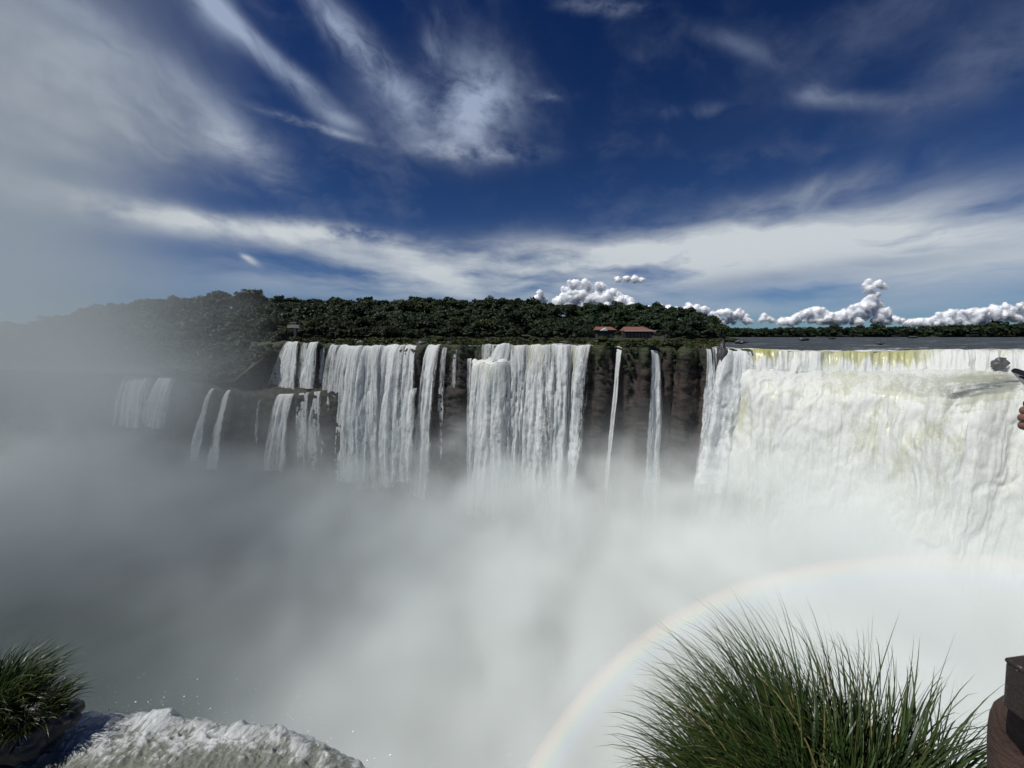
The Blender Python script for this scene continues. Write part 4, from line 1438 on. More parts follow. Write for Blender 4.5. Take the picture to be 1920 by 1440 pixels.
def cumulus(puffs, Y, label, seed):
    """puffs: (u, v, radius px) in the photo at distance Y"""
    V0, F0 = ICO3
    VV = []; FF = []; nb = 0; CP = []
    r = np.random.default_rng(seed)
    rq = np.random.default_rng(seed + 50)
    puffs = [(u + rp * dx_, v + rp * dv_, rp * sc_) for (u, v, rp) in puffs for (dx_, dv_, sc_) in ([(0, 0, 1.0)] if rp < 7 else
             [(0, 0.1, 0.75)] + [tuple(q) for q in np.c_[rq.uniform(-0.65, 0.65, 5), rq.uniform(-0.6, 0.35, 5), rq.uniform(0.3, 0.52, 5)]])]
    for (u, v, rp) in puffs:
        c = pxY(u, v, Y + r.uniform(-1, 1) * rp * Y / F)
        R_ = rp * Y / F
        CP.append((*c, R_))
        R_ = R_ * 0.92
        P = V0.copy()
        q = P * 1.0
        nz = fbm(q[:, 0] * 1.3 + u, q[:, 1] * 1.3 + v, q[:, 2] * 1.3, 4, 0.55, seed=seed)
        P = P * (1 + 0.40 * nz)[:, None]
        P[:, 2] = np.where(P[:, 2] < -0.35, -0.35 + (P[:, 2] + 0.35) * 0.3, P[:, 2])
        VV.append(P * R_ + c); FF.append(F0 + nb); nb += len(P)
    V = np.concatenate(VV)
    o = V.mean(0)
    ob = mesh_np('cumulus_cloud', V - o, np.concatenate(FF), mc)
    # fuse the puffs into one closed skin, then raise finer billows on it
    md = ob.modifiers.new('remesh', 'REMESH'); md.mode = 'VOXEL'; md.voxel_size = 0.85 * Y / F; md.use_smooth_shade = True
    sm_ = ob.modifiers.new('smooth', 'SMOOTH'); sm_.factor = 0.5; sm_.iterations = 34
    ev = bpy.data.meshes.new_from_object(ob.evaluated_get(bpy.context.evaluated_depsgraph_get()))
    ob.modifiers.clear()
    old = ob.data; ob.data = ev; bpy.data.meshes.remove(old)
    ev.name = 'cumulus_cloud'
    n_ = len(ev.vertices)
    C = np.zeros(n_ * 3, np.float32); ev.vertices.foreach_get('co', C); C = C.reshape(-1, 3)
    Nv = np.zeros(n_ * 3, np.float32); ev.vertices.foreach_get('normal', Nv); Nv = Nv.reshape(-1, 3)
    k = F / Y
    dd = (2.4 * fbm(C[:, 0] * k * 0.13, C[:, 1] * k * 0.13, C[:, 2] * k * 0.15, 5, 0.66, seed=seed + 20) - 0.4) / k
    C = C + Nv * dd[:, None]
    ev.vertices.foreach_set('co', C.astype(np.float32).ravel()); ev.update()
    ev.polygons.foreach_set('use_smooth', [True] * len(ev.polygons))
    ob.location = o
    CLOUDS.append((ob, np.array(CP), o, Y))
    return tag(ob, label, 'cloud', 'cumulus clouds on the horizon')


r = np.random.default_rng(5)


def pile(u0, u1, vbase, hts, n, seed, rmin=5, rmax=11):
    rr = np.random.default_rng(seed)
    us = np.linspace(u0, u1, len(hts))
    res = []
    for i in range(int(n * 1.5)):
        u = u0 + (u1 - u0) * rr.random()
        ht = np.interp(u, us, hts)
        rad = rmin + (rmax - rmin) * rr.random()
        rad *= 0.55 + 0.6 * rr.random()
        v = vbase + 4 - max(0, 0.9 * ht + 4 - rad) * (rr.random() ** 0.8)
        res.append((u, v, rad))
    return res


cumulus(pile(1040, 1185, 570, [12, 40, 28, 34, 20], 70, 1, 5, 12) + [(1075, 533, 12), (1100, 536, 13), (1125, 536, 12), (1060, 545, 10)], 9000,
        'bright heaped cumulus cloud rising behind the middle of the island ridge', 1)
cumulus([(1158, 524, 8), (1175, 522, 9), (1190, 523, 9), (1202, 526, 7)], 12000, 'small bright cloud cap above the heaped cumulus', 2)
cumulus([(1012, 548, 8), (1010, 558, 10), (1020, 562, 8), (1000, 562, 7)], 8500, 'small grey cumulus tower left of the bright heaped one', 3)
cumulus(pile(1180, 1330, 585, [10, 22, 16, 24, 12], 36, 4, 4, 9), 11000, 'low pale cumulus bank behind the right slope of the island ridge', 4)
cumulus(pile(1335, 1408, 602, [22, 30, 24, 32, 14], 30, 5, 4, 8), 9500, 'cumulus cloud touching the right tip of the island', 5)
cumulus([(1432, 592, 6), (1440, 598, 7), (1428, 600, 6), (1448, 601, 5)], 10000, 'tiny cumulus puff above the far bank', 6)
cumulus(pile(1462, 1560, 602, [8, 14, 30, 32, 20], 56, 7, 4, 10), 9000, 'broad cumulus heap left of the tall leaning tower cloud', 7)
cumulus(pile(1560, 1668, 602, [18, 30, 46, 60, 30], 64, 8, 5, 11) + [(1630, 540, 12), (1645, 532, 10), (1655, 536, 9), (1638, 555, 12), (1625, 565, 12), (1628, 528, 6)], 9000,
        'tall cumulus tower leaning right above the far bank', 8)
cumulus([(1675, 597, 6), (1683, 600, 7), (1690, 602, 6)], 10000, 'pair of tiny cumulus puffs right of the tall tower cloud', 9)
cumulus(pile(1700, 1850, 604, [8, 10, 26, 34, 30], 70, 10, 4, 10), 9500, 'long cumulus bank towards the right edge above the far bank', 10)
cumulus(pile(1830, 2060, 600, [24, 48, 40, 36, 20], 60, 11, 6, 13), 10500, 'tall hazy cumulus bank at the right edge', 11)
cumulus(pile(930, 1010, 572, [6, 12, 8], 14, 12, 4, 7), 10500, 'pale low cumulus just above the ridge left of the small grey tower', 12)

# ------------------------------------------------------------------ near side: bank, brink water, grass
def lip_y(x):
    return np.interp(x, [-14, -8, -6.4, -5, -3.6, -2.6, -1.8, -1.2, -0.6], [5.6, 4.9, 4.62, 4.52, 4.45, 4.2, 3.9, 3.5, 2.6])


# rock bank: slopes from the walkway down to the water, then falls off into the gorge
gx = np.linspace(-40, 30, 220)
rows = []
def bank_edge(x):
    return np.interp(x, [-40, -14, -8, -6.4, -2, -0.6, 0.5, 1.2, 3.4, 5, 12, 30], [16, 6.4, 5.2, 4.6, 3.3, 2.3, 2.2, 2.5, 2.6, 2.3, 0.5, -6])
def bank_top(x):
    return np.interp(x, [-40, -9, -7.2, -6.2, -0.8, 0.3, 1.4, 3.2, 6, 30], [1.2, 0.55, 0.25, -0.55, -0.6, 0.4, 1.5, 1.5, 1.0, 1.0])
for k in np.linspace(-14, 0, 40):
    y = bank_edge(gx) + k
    z = bank_top(gx) + 0.02 * (-k)
    rows.append(np.stack([gx, y, z + 0.18 * fbm(gx * 0.9, y * 0.9, 0, 4)], -1))
for hh in np.r_[0.3, 0.8, 1.5, 2.5, 4, 6, 9, 13, 18, 25, 33, 42, 52, 64, 79]:
    y = bank_edge(gx) + 0.15 * min(hh, 1.5) + 0.0 * hh
    rows.append(np.stack([gx + 0.3 * fbm(gx, hh, 3, 2), y - 0.06 * hh + 0.3 * fbm(gx * 0.5, hh * 0.3, 1, 3), bank_top(gx) - hh], -1))
P = np.array(rows)
tag(grid_obj('near_bank', P, M['rock'], {'veg': np.full(P.shape[:2], 0.1)}), kind='structure')

mw, t, o = new_mat('brink_water')
g = t.new('ShaderNodeTexCoord').outputs['Object']
fo = t.attr('foam')
mpg = t.new('ShaderNodeMapping'); t.l.new(g, mpg.inputs['Vector']); mpg.inputs['Rotation'].default_value = (0, 0, R(28)); mpg.inputs['Scale'].default_value = (1.0, 0.42, 0.7)
n1 = t.noise(mpg.outputs[0], 6.5, 9, 0.72, 0.5)
n2 = t.noise(mpg.outputs[0], 24.0, 7, 0.74, 0.5)
ff = t.mapr(t.m('ADD', fo, t.m('ADD', t.m('MULTIPLY', t.m('SUBTRACT', n1, 0.5), 1.5), t.m('MULTIPLY', t.m('SUBTRACT', n2, 0.5), 1.3))), 0.30, 0.78)
c = t.mix(ff, t.mix(n1, (0.17, 0.185, 0.145), (0.42, 0.44, 0.37)), (0.84, 0.87, 0.86))
p = principled(t, color=c, rough=t.m('ADD', 0.05, t.m('MULTIPLY', ff, 0.16)), spec=0.7, normal=bump(t, t.m('ADD', n1, t.m('MULTIPLY', n2, 0.9)), 1.0, 0.06))
tr = t.new('ShaderNodeBsdfTranslucent'); t.put(tr.inputs[0], c)
mx = t.new('ShaderNodeMixShader'); mx.inputs[0].default_value = 0.2
t.l.new(p.outputs[0], mx.inputs[1]); t.l.new(tr.outputs[0], mx.inputs[2]); t.l.new(mx.outputs[0], o.inputs[0])
M['brink'] = mw

xs = np.linspace(-8.6, -0.7, 640)
ks = np.linspace(-2.2, 0, 230)
rows = []; fr = []
ly = lip_y(xs)
for k in ks:
    rows.append(np.stack([xs, ly + k, np.zeros_like(xs) + 0.0 - 0.25 * sstep(-2.5, -0.9, xs) * 1.6 - 0.12 * np.exp(k / 0.25)], -1))
for hh in np.linspace(0.02, 1, 70) ** 1.4 * 7.0:
    ft = math.sqrt(2 * hh / 9.81)
    rows.append(np.stack([xs + 0.35 * ft, ly + 1.7 * ft, -0.12 - hh - 0.25 * sstep(-2.5, -0.9, xs) * 1.6], -1))
P = np.array(rows)
X, Y, Z = P[..., 0], P[..., 1], P[..., 2]
kk = (np.arange(P.shape[0]) / 230.0)[:, None] * np.ones((1, P.shape[1]))
b1 = 0.33 + 0.45 * fbm(X * 0.9 + 0.4 * Y, Y * 0.7, Z * 0.8, 5, 0.52, seed=3)
b2 = 0.33 + 0.45 * fbm(X * 3.4 + 1.4 * Y, Y * 1.8, Z * 2.2, 4, 0.55, seed=6)
b3 = fbm(X * 11, Y * 11, Z * 8, 3, 0.6, seed=8)
crest = np.maximum(0, fbm(X * 0.75, Y * 0.75, 0, 3, 0.5, seed=12)) ** 1.3
b4 = bill(X * 9, Y * 9, Z * 7, 4, 0.62, seed=18)
dz = 0.22 * (b1 - 0.3) + 0.15 * (b2 - 0.3) + 0.022 * b3 + 0.07 * (b4 - 0.3) + 0.18 * crest - 0.24
dz *= (0.55 + 0.45 * sstep(-2.2, -0.4, (kk - 1) * 2.2))
Nn = np.zeros_like(P); Nn[..., 2] = 1 - 0.6 * sstep(1.0, 1.2, kk); Nn[..., 1] = 0.8 * sstep(0.95, 1.2, kk)
# shreds thrown up along the brink
thr = np.maximum(0, fbm(X * 2.6, Y * 2.6, 0.3, 4, 0.65, seed=15)) ** 1.6 * np.exp(-((kk - 0.98) / 0.06) ** 2) * 0.5
P = P + Nn * (dz + thr)[..., None]
foam = np.clip(0.38 + 0.6 * (b4 - 0.33) + 0.8 * (b1 - 0.33) + 1.0 * (b2 - 0.33) + 0.3 * crest + 0.3 * sstep(0.75, 1.0, kk) + 0.25 * b3, 0, 1)
pool_c = np.exp(-((X + 3.4) / 1.3) ** 2 - ((Y - 3.75) / 0.45) ** 2) + 0.8 * np.exp(-((X + 1.6) / 0.6) ** 2 - ((Y - 3.3) / 0.3) ** 2)
foam = np.clip(foam - 0.60 * pool_c, 0, 1)
brink = grid_obj('brink_water', P, M['brink'], {'foam': foam})
tag(brink, 'rushing white and olive water at the near brink, lower left', 'rapids')
# thrown drops
V0, F0 = ICO1
n = 420
r = np.random.default_rng(91)
dx = -6.8 + 6.0 * r.random(n)
peak = 0.25 + 0.75 * np.exp(-((dx + 4.0) / 0.5) ** 2) + 0.8 * np.exp(-((dx + 2.6) / 0.5) ** 2) + 0.4 * np.exp(-((dx + 1.4) / 0.5) ** 2)
dz = 0.1 + peak * 0.55 * r.random(n) ** 2.6
dy = lip_y(dx) + r.normal(size=n) * 0.22 + 0.05
rad = 0.0022 + 0.007 * r.random(n) ** 6
V = (V0[None] * rad[:, None, None] * (1 + 0.5 * r.random((n, 1, 3))) + np.stack([dx, dy, dz - 0.32], -1)[:, None]).reshape(-1, 3)
Fd = (F0[None] + (np.arange(n) * len(V0))[:, None, None]).reshape(-1, 3)
md, t, o = new_mat('water_drop')
p = principled(t, color=(0.85, 0.87, 0.88), rough=0.12, spec=0.6)
t.l.new(p.outputs[0], o.inputs[0])
tag(mesh_np('spray_drops', V, Fd, md), kind='stuff')
for i, (u, v, s, lb_) in enumerate([(22, 1362, (0.55, 0.4, 0.3), 'dark wet rock under the near left grass'), (75, 1352, (0.4, 0.3, 0.2), 'small wet rock between the near left grass and the water')]):
    p = pxZ(u, v, 0.05)
    boulder('wet_rock', p, s, 51 + i, lb_)


# grass --------------------------------------------------------------------------------
def mat_blade(name, a, b, dry):
    m, t, o = new_mat(name)
    geo = t.new('ShaderNodeNewGeometry')
    k = geo.outputs['Random Per Island']
    hgt = t.attr('along')
    cc = t.mix(k, a, b)
    cc = t.mix(t.mapr(k, 0.90, 0.94), cc, dry)
    cc = t.mix(t.mapr(hgt, 0.75, 1.0, 0.0, 0.35), cc, dry)
    p = principled(t, color=cc, rough=0.42, spec=0.4)
    tr = t.new('ShaderNodeBsdfTranslucent'); t.put(tr.inputs[0], cc)
    mx = t.new('ShaderNodeMixShader'); mx.inputs[0].default_value = 0.3
    t.l.new(p.outputs[0], mx.inputs[1]); t.l.new(tr.outputs[0], mx.inputs[2]); t.l.new(mx.outputs[0], o.inputs[0])
    return m


M['blade'] = mat_blade('grass_blade', (0.013, 0.028, 0.008), (0.055, 0.088, 0.022), (0.17, 0.15, 0.055))
M['blade2'] = mat_blade('left_grass_blade', (0.010, 0.024, 0.006), (0.042, 0.066, 0.014), (0.12, 0.12, 0.04))


def blades(n, base, rbase, length, spread, droop, wind, width, seed, lmin=0.55, seg=9, out0=0.15):
    r = np.random.default_rng(seed)
    az = r.uniform(0, 2 * math.pi, n)
    rr = np.sqrt(r.random(n)) * rbase
    o = np.stack([base[0] + rr * np.cos(az), base[1] + rr * np.sin(az) * 0.8, np.full(n, base[2])], -1)
    tilt = (out0 + spread * (rr / rbase) ** 0.8 * r.uniform(0.6, 1.25, n))
    az2 = az + r.normal(size=n) * 0.55 + 0.35 * np.sin(az * 5 + seed)
    d0 = np.stack([np.cos(az2) * np.sin(tilt), np.sin(az2) * np.sin(tilt), np.cos(tilt)], -1)
    L = length * (lmin + (1 - lmin) * r.random(n))
    L = L * (1 - 0.28 * (rr / rbase) ** 2)
    bend = droop * r.uniform(0.35, 1.3, n)
    wv_ = np.array(wind)[None] * r.uniform(0.5, 1.3, n)[:, None]
    P = np.zeros((n, seg + 1, 3)); D = d0.copy(); P[:, 0] = o
    T = np.zeros((n, seg + 1, 3)); T[:, 0] = D
    for k in range(seg):
        f = ((k + 1) / seg)
        hor = D.copy(); hor[:, 2] = 0
        hn = np.linalg.norm(hor, axis=1, keepdims=True) + 1e-6
        D = D + (hor / hn * 0.5 + np.array([0, 0, -1.0])) * (bend * (f ** 2.2) * 3.2 / seg)[:, None] + wv_ * (f ** 1.3) * 2.0 / seg
        D /= np.linalg.norm(D, axis=1, keepdims=True)
        P[:, k + 1] = P[:, k] + D * (L / seg)[:, None]
        T[:, k + 1] = D
    rv = r.normal(size=(n, 3))
    side = np.cross(T, rv[:, None, :]); side /= np.linalg.norm(side, axis=2, keepdims=True) + 1e-9
    f = np.linspace(0, 1, seg + 1)
    wd = width * (0.6 + 0.7 * r.random(n))[:, None] * (np.clip(1 - f ** 2.4, 0.03, 1) * (0.75 + 0.25 * sstep(0, .2, f)))[None]
    Lf, Rt = P - side * wd[..., None], P + side * wd[..., None]
    V = np.stack([Lf, Rt], 2)          # n, seg+1, 2, 3
    al = np.repeat(np.repeat(f[None], n, 0)[..., None], 2, 2)
    return V, al


def blade_faces(n, seg):
    b = np.arange(n)[:, None] * (seg + 1) * 2
    k = np.arange(seg)[None] * 2
    q = b + k
    return np.stack([q, q + 1, q + 3, q + 2], -1).reshape(-1, 4)


def tussock(name, sets, label, mat, nsingle, group=None, base=(0, 0, 0)):
    root = empty(name, base)
    VV = []; AA = []
    for kw in sets:
        V, al = blades(**kw)
        VV.append(V - np.array(base)); AA.append(al)
    V = np.concatenate(VV); al = np.concatenate(AA)
    n, s1 = V.shape[0], V.shape[1]
    seg = s1 - 1
    # the longest, outermost blades are single pieces; the rest is a mass nobody could count
    tip = V[:, -1].mean(1)
    score = np.linalg.norm(tip[:, :2], axis=1) + tip[:, 2]
    order = np.argsort(-score)
    for i in order[:nsingle]:
        mesh_np('blade', V[i].reshape(-1, 3), blade_faces(1, seg), mat, root, {'along': al[i]})
    rest = order[nsingle:]
    m = mesh_np('blade_mass', V[rest].reshape(-1, 3), blade_faces(len(rest), seg), mat, root, {'along': al[rest]})
    m['kind'] = 'stuff'
    return tag(root, label, 'grass', group)


tb = (2.18, 2.05, 1.45)
tussock('grass_tussock', [
    dict(n=2400, base=tb, rbase=0.58, length=1.80, spread=0.55, droop=1.15, wind=(-0.09, 0.03, 0), width=0.0078, lmin=0.40, seed=1),
    dict(n=1700, base=(1.86, 2.02, 1.45), rbase=0.42, length=1.50, spread=0.72, droop=1.35, wind=(-0.15, 0.0, 0), width=0.0074, lmin=0.4, seed=2),
    dict(n=1200, base=(2.45, 2.1, 1.4), rbase=0.36, length=1.50, spread=0.60, droop=1.2, wind=(-0.04, 0.0, 0), width=0.0076, lmin=0.4, seed=3),
    dict(n=1500, base=(2.15, 2.25, 1.5), rbase=0.62, length=1.22, spread=0.8, droop=1.2, wind=(-0.10, 0.05, 0), width=0.0070, seed=4),
], 'big tussock of long arching green grass at the lower right', M['blade'], 160, base=tb)
lb1 = tuple(pxZ(-8, 1335, 0.35)); lb2 = tuple(pxZ(48, 1345, 0.2))
tussock('grass_tussock', [dict(n=900, base=(lb1[0] - 0.25, lb1[1] + 0.1, 0.25), rbase=0.40, length=0.92, spread=0.7, droop=1.0, wind=(0.20, -0.05, 0), width=0.007, seed=6)],
        'dark green taller grass clump at the left edge above the brink water', M['blade2'], 30, base=(lb1[0] - 0.25, lb1[1] + 0.1, 0.25))
tussock('grass_tussock', [dict(n=600, base=(lb2[0], lb2[1], 0.15), rbase=0.30, length=0.62, spread=0.8, droop=1.2, wind=(0.2, -0.05, 0), width=0.007, seed=7)],
        'short yellow green grass clump touching the brink water', M['blade2'], 30, base=(lb2[0], lb2[1], 0.15))

# ------------------------------------------------------------------ walkway and the neighbour
DZ = 3.35
deck = empty('walkway', (0, 0, DZ))
for i in range(9):
    MB().box((0.0, -1.05 + 0.25 * i, -0.03), (7.0, 0.235, 0.05)).build('plank', M['deck'], deck)
for x in (-3.2, -1.1, 1.1, 3.2):
    MB().box((x, -0.05, -0.14), (0.12, 2.2, 0.16)).build('beam', M['deck'], deck)
    MB().tube([(x, -0.1, -4.5), (x, -0.1, -0.2)], 0.09, 8).build('leg', M['deck'], deck)
MB().box((0.0, 0.86, 0.12), (7.0, 0.26, 0.25)).build('kerb_beam', M['deck'], deck)
tag(deck, 'steel walkway under the viewer', 'walkway')

M['skin'] = plain('skin', (0.20, 0.098, 0.068), 0.5, 0.12, 30.0, bmp=0.15)
M['trousers'] = plain('brown_trousers', (0.055, 0.030, 0.020), 0.85, 0.3, 14.0, bmp=0.4)
M['shirt'] = plain('dark_shirt', (0.02, 0.02, 0.022), 0.85, 0.3, 12.0, bmp=0.3)
M['leather'] = plain('dark_leather', (0.026, 0.018, 0.014), 0.38, 0.35, 20.0, bmp=0.4)
M['brownleather'] = plain('brown_leather', (0.13, 0.065, 0.035), 0.45, 0.3, 18.0, bmp=0.4)
M['hair'] = plain('dark_hair', (0.015, 0.012, 0.010), 0.5, 0.3, 40.0)
M['phone'] = plain('phone_black', (0.012, 0.012, 0.014), 0.2, 0.2, 5.0)
M['screen'] = plain('phone_glass', (0.03, 0.032, 0.04), 0.08, 0.1, 5.0)


def pd(u, v, tdep):
    return np.array(EYE) + ray(u, v) * tdep


def skin_mesh(name, verts, edges, radii, mat, parent=None, root=0, sub=2, midx=None, mats=None):
    me = bpy.data.meshes.new(name + '_cage')
    me.from_pydata([tuple(v) for v in verts], edges, [])
    o = bpy.data.objects.new(name, me)
    col.objects.link(o)
    md = o.modifiers.new('skin', 'SKIN'); md.use_smooth_shade = True
    sv = me.skin_vertices[0].data
    for i, rd in enumerate(radii):
        sv[i].radius = (rd, rd) if not isinstance(rd, tuple) else rd
        sv[i].use_root = (i == root)
    s = o.modifiers.new('sub', 'SUBSURF'); s.levels = sub; s.render_levels = sub
    dg = bpy.context.evaluated_depsgraph_get()
    ev = bpy.data.meshes.new_from_object(o.evaluated_get(dg))
    ev.name = name
    o.modifiers.clear()
    o.data = ev
    ev.materials.clear()
    for m_ in (mats or [mat]):
        ev.materials.append(m_)
    if midx:
        for p in ev.polygons:
            p.material_index = midx(p.center)
    ev.polygons.foreach_set('use_smooth', [True] * len(ev.polygons))
    if parent:
        o.parent = parent
    return o


def person():
    ox, oy = 1.32, 0.50
    root = empty('person', (ox, oy, DZ))
    base = np.array([ox, oy, DZ])
    hand = pd(2000, 786, 0.82) - base
    # joints (x right, y away from the viewer, z up) relative to the feet
    J = {
        'pelvis': ((0, 0, 0.92), (0.155, 0.12)), 'waist': ((0, 0.0, 1.08), (0.14, 0.105)), 'chest': ((0, 0.0, 1.28), (0.165, 0.115)),
        'collar': ((0, 0.01, 1.42), (0.11, 0.08)), 'neck': ((0, 0.015, 1.48), 0.055), 'head1': ((0, 0.03, 1.56), 0.085), 'head2': ((0, 0.03, 1.66), 0.092), 'crown': ((0, 0.02, 1.73), 0.055),
        'shl': ((-0.17, 0.01, 1.38), 0.06), 'ell': ((-0.22, 0.14, 1.20), 0.045), 'wrl': (tuple(hand + np.array([0.06, -0.07, -0.06])), 0.03), 
        'shr': ((0.17, 0.01, 1.38), 0.06), 'elr': ((0.27, 0.05, 1.12), 0.045), 'wrr': ((0.12, 0.22, 1.10), 0.03),
        'hipl': ((-0.10, 0.0, 0.84), 0.105), 'knl': ((-0.05, 0.33, 0.73), 0.072), 'anl': ((-0.05, 0.30, 0.34), 0.045), 'tol': ((-0.05, 0.42, 0.295), 0.04),
        'hipr': ((0.10, 0.0, 0.84), 0.105), 'knr': ((0.11, 0.03, 0.47), 0.066), 'anr': ((0.11, -0.02, 0.09), 0.045), 'tor': ((0.13, 0.13, 0.04), 0.04),
    }
    keys = list(J)
    E_ = [('pelvis', 'waist'), ('waist', 'chest'), ('chest', 'collar'), ('collar', 'neck'), ('neck', 'head1'), ('head1', 'head2'), ('head2', 'crown'),
          ('collar', 'shl'), ('shl', 'ell'), ('ell', 'wrl'), ('collar', 'shr'), ('shr', 'elr'), ('elr', 'wrr'),
          ('pelvis', 'hipl'), ('hipl', 'knl'), ('knl', 'anl'), ('anl', 'tol'), ('pelvis', 'hipr'), ('hipr', 'knr'), ('knr', 'anr'), ('anr', 'tor')]
    def mi(c):
        x, y, z = c
        if z > 1.46: return 0
        if z > 0.95:
            dl = (Vector(c) - Vector(J['wrl'][0])).length
            return 0 if (dl < 0.17 or (x > 0.06 and y > 0.13)) else 1
        return 2 if z > 0.10 else 3
    b = skin_mesh('body', [J[k][0] for k in keys], [(keys.index(a), keys.index(c)) for a, c in E_], [J[k][1] for k in keys], None, root, 0, 2, mi,
                  [M['skin'], M['shirt'], M['trousers'], M['leather']])
    # face and hair
    for sx_ in (-0.032, 0.032):
        MB().tube([(sx_, 0.108, 1.635), (sx_, 0.120, 1.635)], [0.012, 0.008], 8).build('eye', M['glassdark'], root, True)
        MB().tube([(sx_ * 2.75, 0.02, 1.60), (sx_ * 2.95, 0.015, 1.65)], [0.018, 0.022], 8).build('ear', M['skin'], root, True)
    MB().tube([(0, 0.105, 1.645), (0, 0.130, 1.60), (0, 0.112, 1.592)], [0.008, 0.016, 0.010], 8).build('nose', M['skin'], root, True)
    MB().tube([(-0.025, 0.106, 1.567), (0, 0.116, 1.564), (0.025, 0.106, 1.567)], [0.005, 0.008, 0.005], 6).build('mouth', M['brownleather'], root, True)
    V, Fq = ICO3
    k = (V[:, 2] > 0.12 - 0.75 * (V[:, 1] < -0.1)) & (V[:, 1] < 0.62)
    P = V * np.array([0.105, 0.115, 0.12]) * (1 + 0.08 * fbm(V[:, 0] * 4, V[:, 1] * 4, V[:, 2] * 4, 3))[:, None] + np.array([0, 0.015, 1.665])
    mesh_np('hair', P, Fq[k[Fq].all(1)], M['hair'], root)
    # raised left hand: palm with five bent fingers closed round the phone
    h = Vector(tuple(hand))
    ax = Vector((-0.93, 0.10, 0.18)).normalized()      # wrist to knuckles, pointing out over the gorge to the left
    up = Vector((0.15, 0.0, 1.0)); up = (up - ax * up.dot(ax)).normalized()
    fw = ax.cross(up)
    verts, edges, rad = [], [], []
    w0 = Vector(J['wrl'][0])
    def add(p, r_, prev=None):
        verts.append(p); rad.append(r_)
        if prev is not None: edges.append((prev, len(verts) - 1))
        return len(verts) - 1
    a = add(w0, 0.027); pm = add(h - ax * 0.035, (0.033, 0.028), a); kn = add(h + ax * 0.012, (0.036, 0.026), pm)
    hnd = skin_mesh('hand', verts, edges, rad, M['skin'], root, 1, 2)
    for q in range(4):
        off = up * (0.024 - 0.0165 * q)
        ln = (0.042, 0.046, 0.043, 0.034)[q]
        p0 = h + ax * 0.010 + off
        p1 = p0 + ax * ln * 0.62 + fw * 0.012
        p2 = p1 + ax * ln * 0.05 - fw * (-0.030) - up * 0.004
        p3 = p2 - ax * 0.030 + fw * 0.006 - up * 0.004
        f_ = skin_mesh('finger', [p0, p1, p2, p3], [(0, 1), (1, 2), (2, 3)], [0.0125, 0.0125, 0.0110, 0.0085], M['skin'], hnd, 0, 2)
    th0 = h - ax * 0.03 + up * 0.025
    skin_mesh('thumb', [th0, th0 + up * 0.028 + ax * 0.008, th0 + up * 0.050 + ax * 0.020 + fw * 0.01], [(0, 1), (1, 2)], [0.014, 0.012, 0.009], M['skin'], hnd, 0, 2)
    # lowered right hand
    rw = Vector(J['wrr'][0])
    rh = skin_mesh('hand', [rw, rw + Vector((-0.05, 0.03, 0.0)), rw + Vector((-0.085, 0.045, 0))], [(0, 1), (1, 2)], [0.026, (0.034, 0.022), (0.036, 0.02)], M['skin'], root, 1, 2)
    for q in range(4):
        p0 = rw + Vector((-0.085, 0.045, 0.027 - 0.018 * q))
        skin_mesh('finger', [p0, p0 + Vector((-0.03, 0.02, 0)), p0 + Vector((-0.045, 0.0, -0.005)), p0 + Vector((-0.03, -0.02, -0.008))], [(0, 1), (1, 2), (2, 3)], [0.010, 0.009, 0.0085, 0.0075], M['skin'], rh, 0, 2)
    skin_mesh('thumb', [rw + Vector((-0.04, 0.02, 0.025)), rw + Vector((-0.06, 0.03, 0.05)), rw + Vector((-0.085, 0.04, 0.058))], [(0, 1), (1, 2)], [0.013, 0.011, 0.009], M['skin'], rh, 0, 2)
    tag(root, 'person in dark top and brown trousers at the right edge, holding up a phone', 'person')
    # phone
    c0 = pd(1955, 712, 0.80)
    L_ = Vector((0.82, 0.18, -0.55)).normalized()
    Wd = Vector((0.15, 1.0, 0.25)); Wd = (Wd - L_ * Wd.dot(L_)).normalized()
    Th = L_.cross(Wd)
    Rm = Matrix((L_, Wd, Th)).transposed()
    cen = Vector(tuple(c0)) + L_ * 0.076 + Wd * 0.02
    ph_ = empty('phone', tuple(cen))
    bod = MB().box((0, 0, 0), (0.150, 0.074, 0.0105), Rm).build('case', M['phone'], ph_)
    bv = bod.modifiers.new('bevel', 'BEVEL'); bv.width = 0.004; bv.segments = 3
    MB().box(Th * 0.0058, (0.140, 0.066, 0.0010), Rm).build('screen', M['screen'], ph_)
    MB().tube([-Th * 0.004 - L_ * 0.055 + Wd * 0.018, -Th * 0.0075 - L_ * 0.055 + Wd * 0.018], 0.008, 12).build('lens', M['screen'], ph_)
    tag(ph_, 'black phone held up at the right edge of the view', 'phone')
    # shoulder bag
    bt_ = Vector(tuple(pd(2002, 1340, 0.80)))
    bag = empty('shoulder_bag', tuple(bt_))
    bd = MB().box((0.022, 0, 0), (0.115, 0.16, 0.118), Matrix.Rotation(R(-6), 3, 'Y')).build('body', M['leather'], bag)
    bv = bd.modifiers.new('bevel', 'BEVEL'); bv.width = 0.010; bv.segments = 3
    MB().box((0.022, -0.084, 0.020), (0.088, 0.006, 0.055), Matrix.Rotation(R(-6), 3, 'Y')).build('pocket', M['brownleather'], bag)
    fl = MB().box((0.018, -0.02, 0.064), (0.122, 0.20, 0.012), Matrix.Rotation(R(-9), 3, 'Y')).build('flap', M['leather'], bag)
    bv = fl.modifiers.new('bevel', 'BEVEL'); bv.width = 0.005; bv.segments = 2
    MB().box((0.030, -0.093, 0.012), (0.016, 0.006, 0.10)).build('strap_tab', M['leather'], bag)
    MB().tube([(0.02, -0.06, 0.06), (0.045, -0.07, 0.16), (0.09, -0.12, 0.30), (0.20, -0.20, 0.62)], [0.010, 0.010, 0.012, 0.012], 8).build('strap', M['leather'], bag, True)
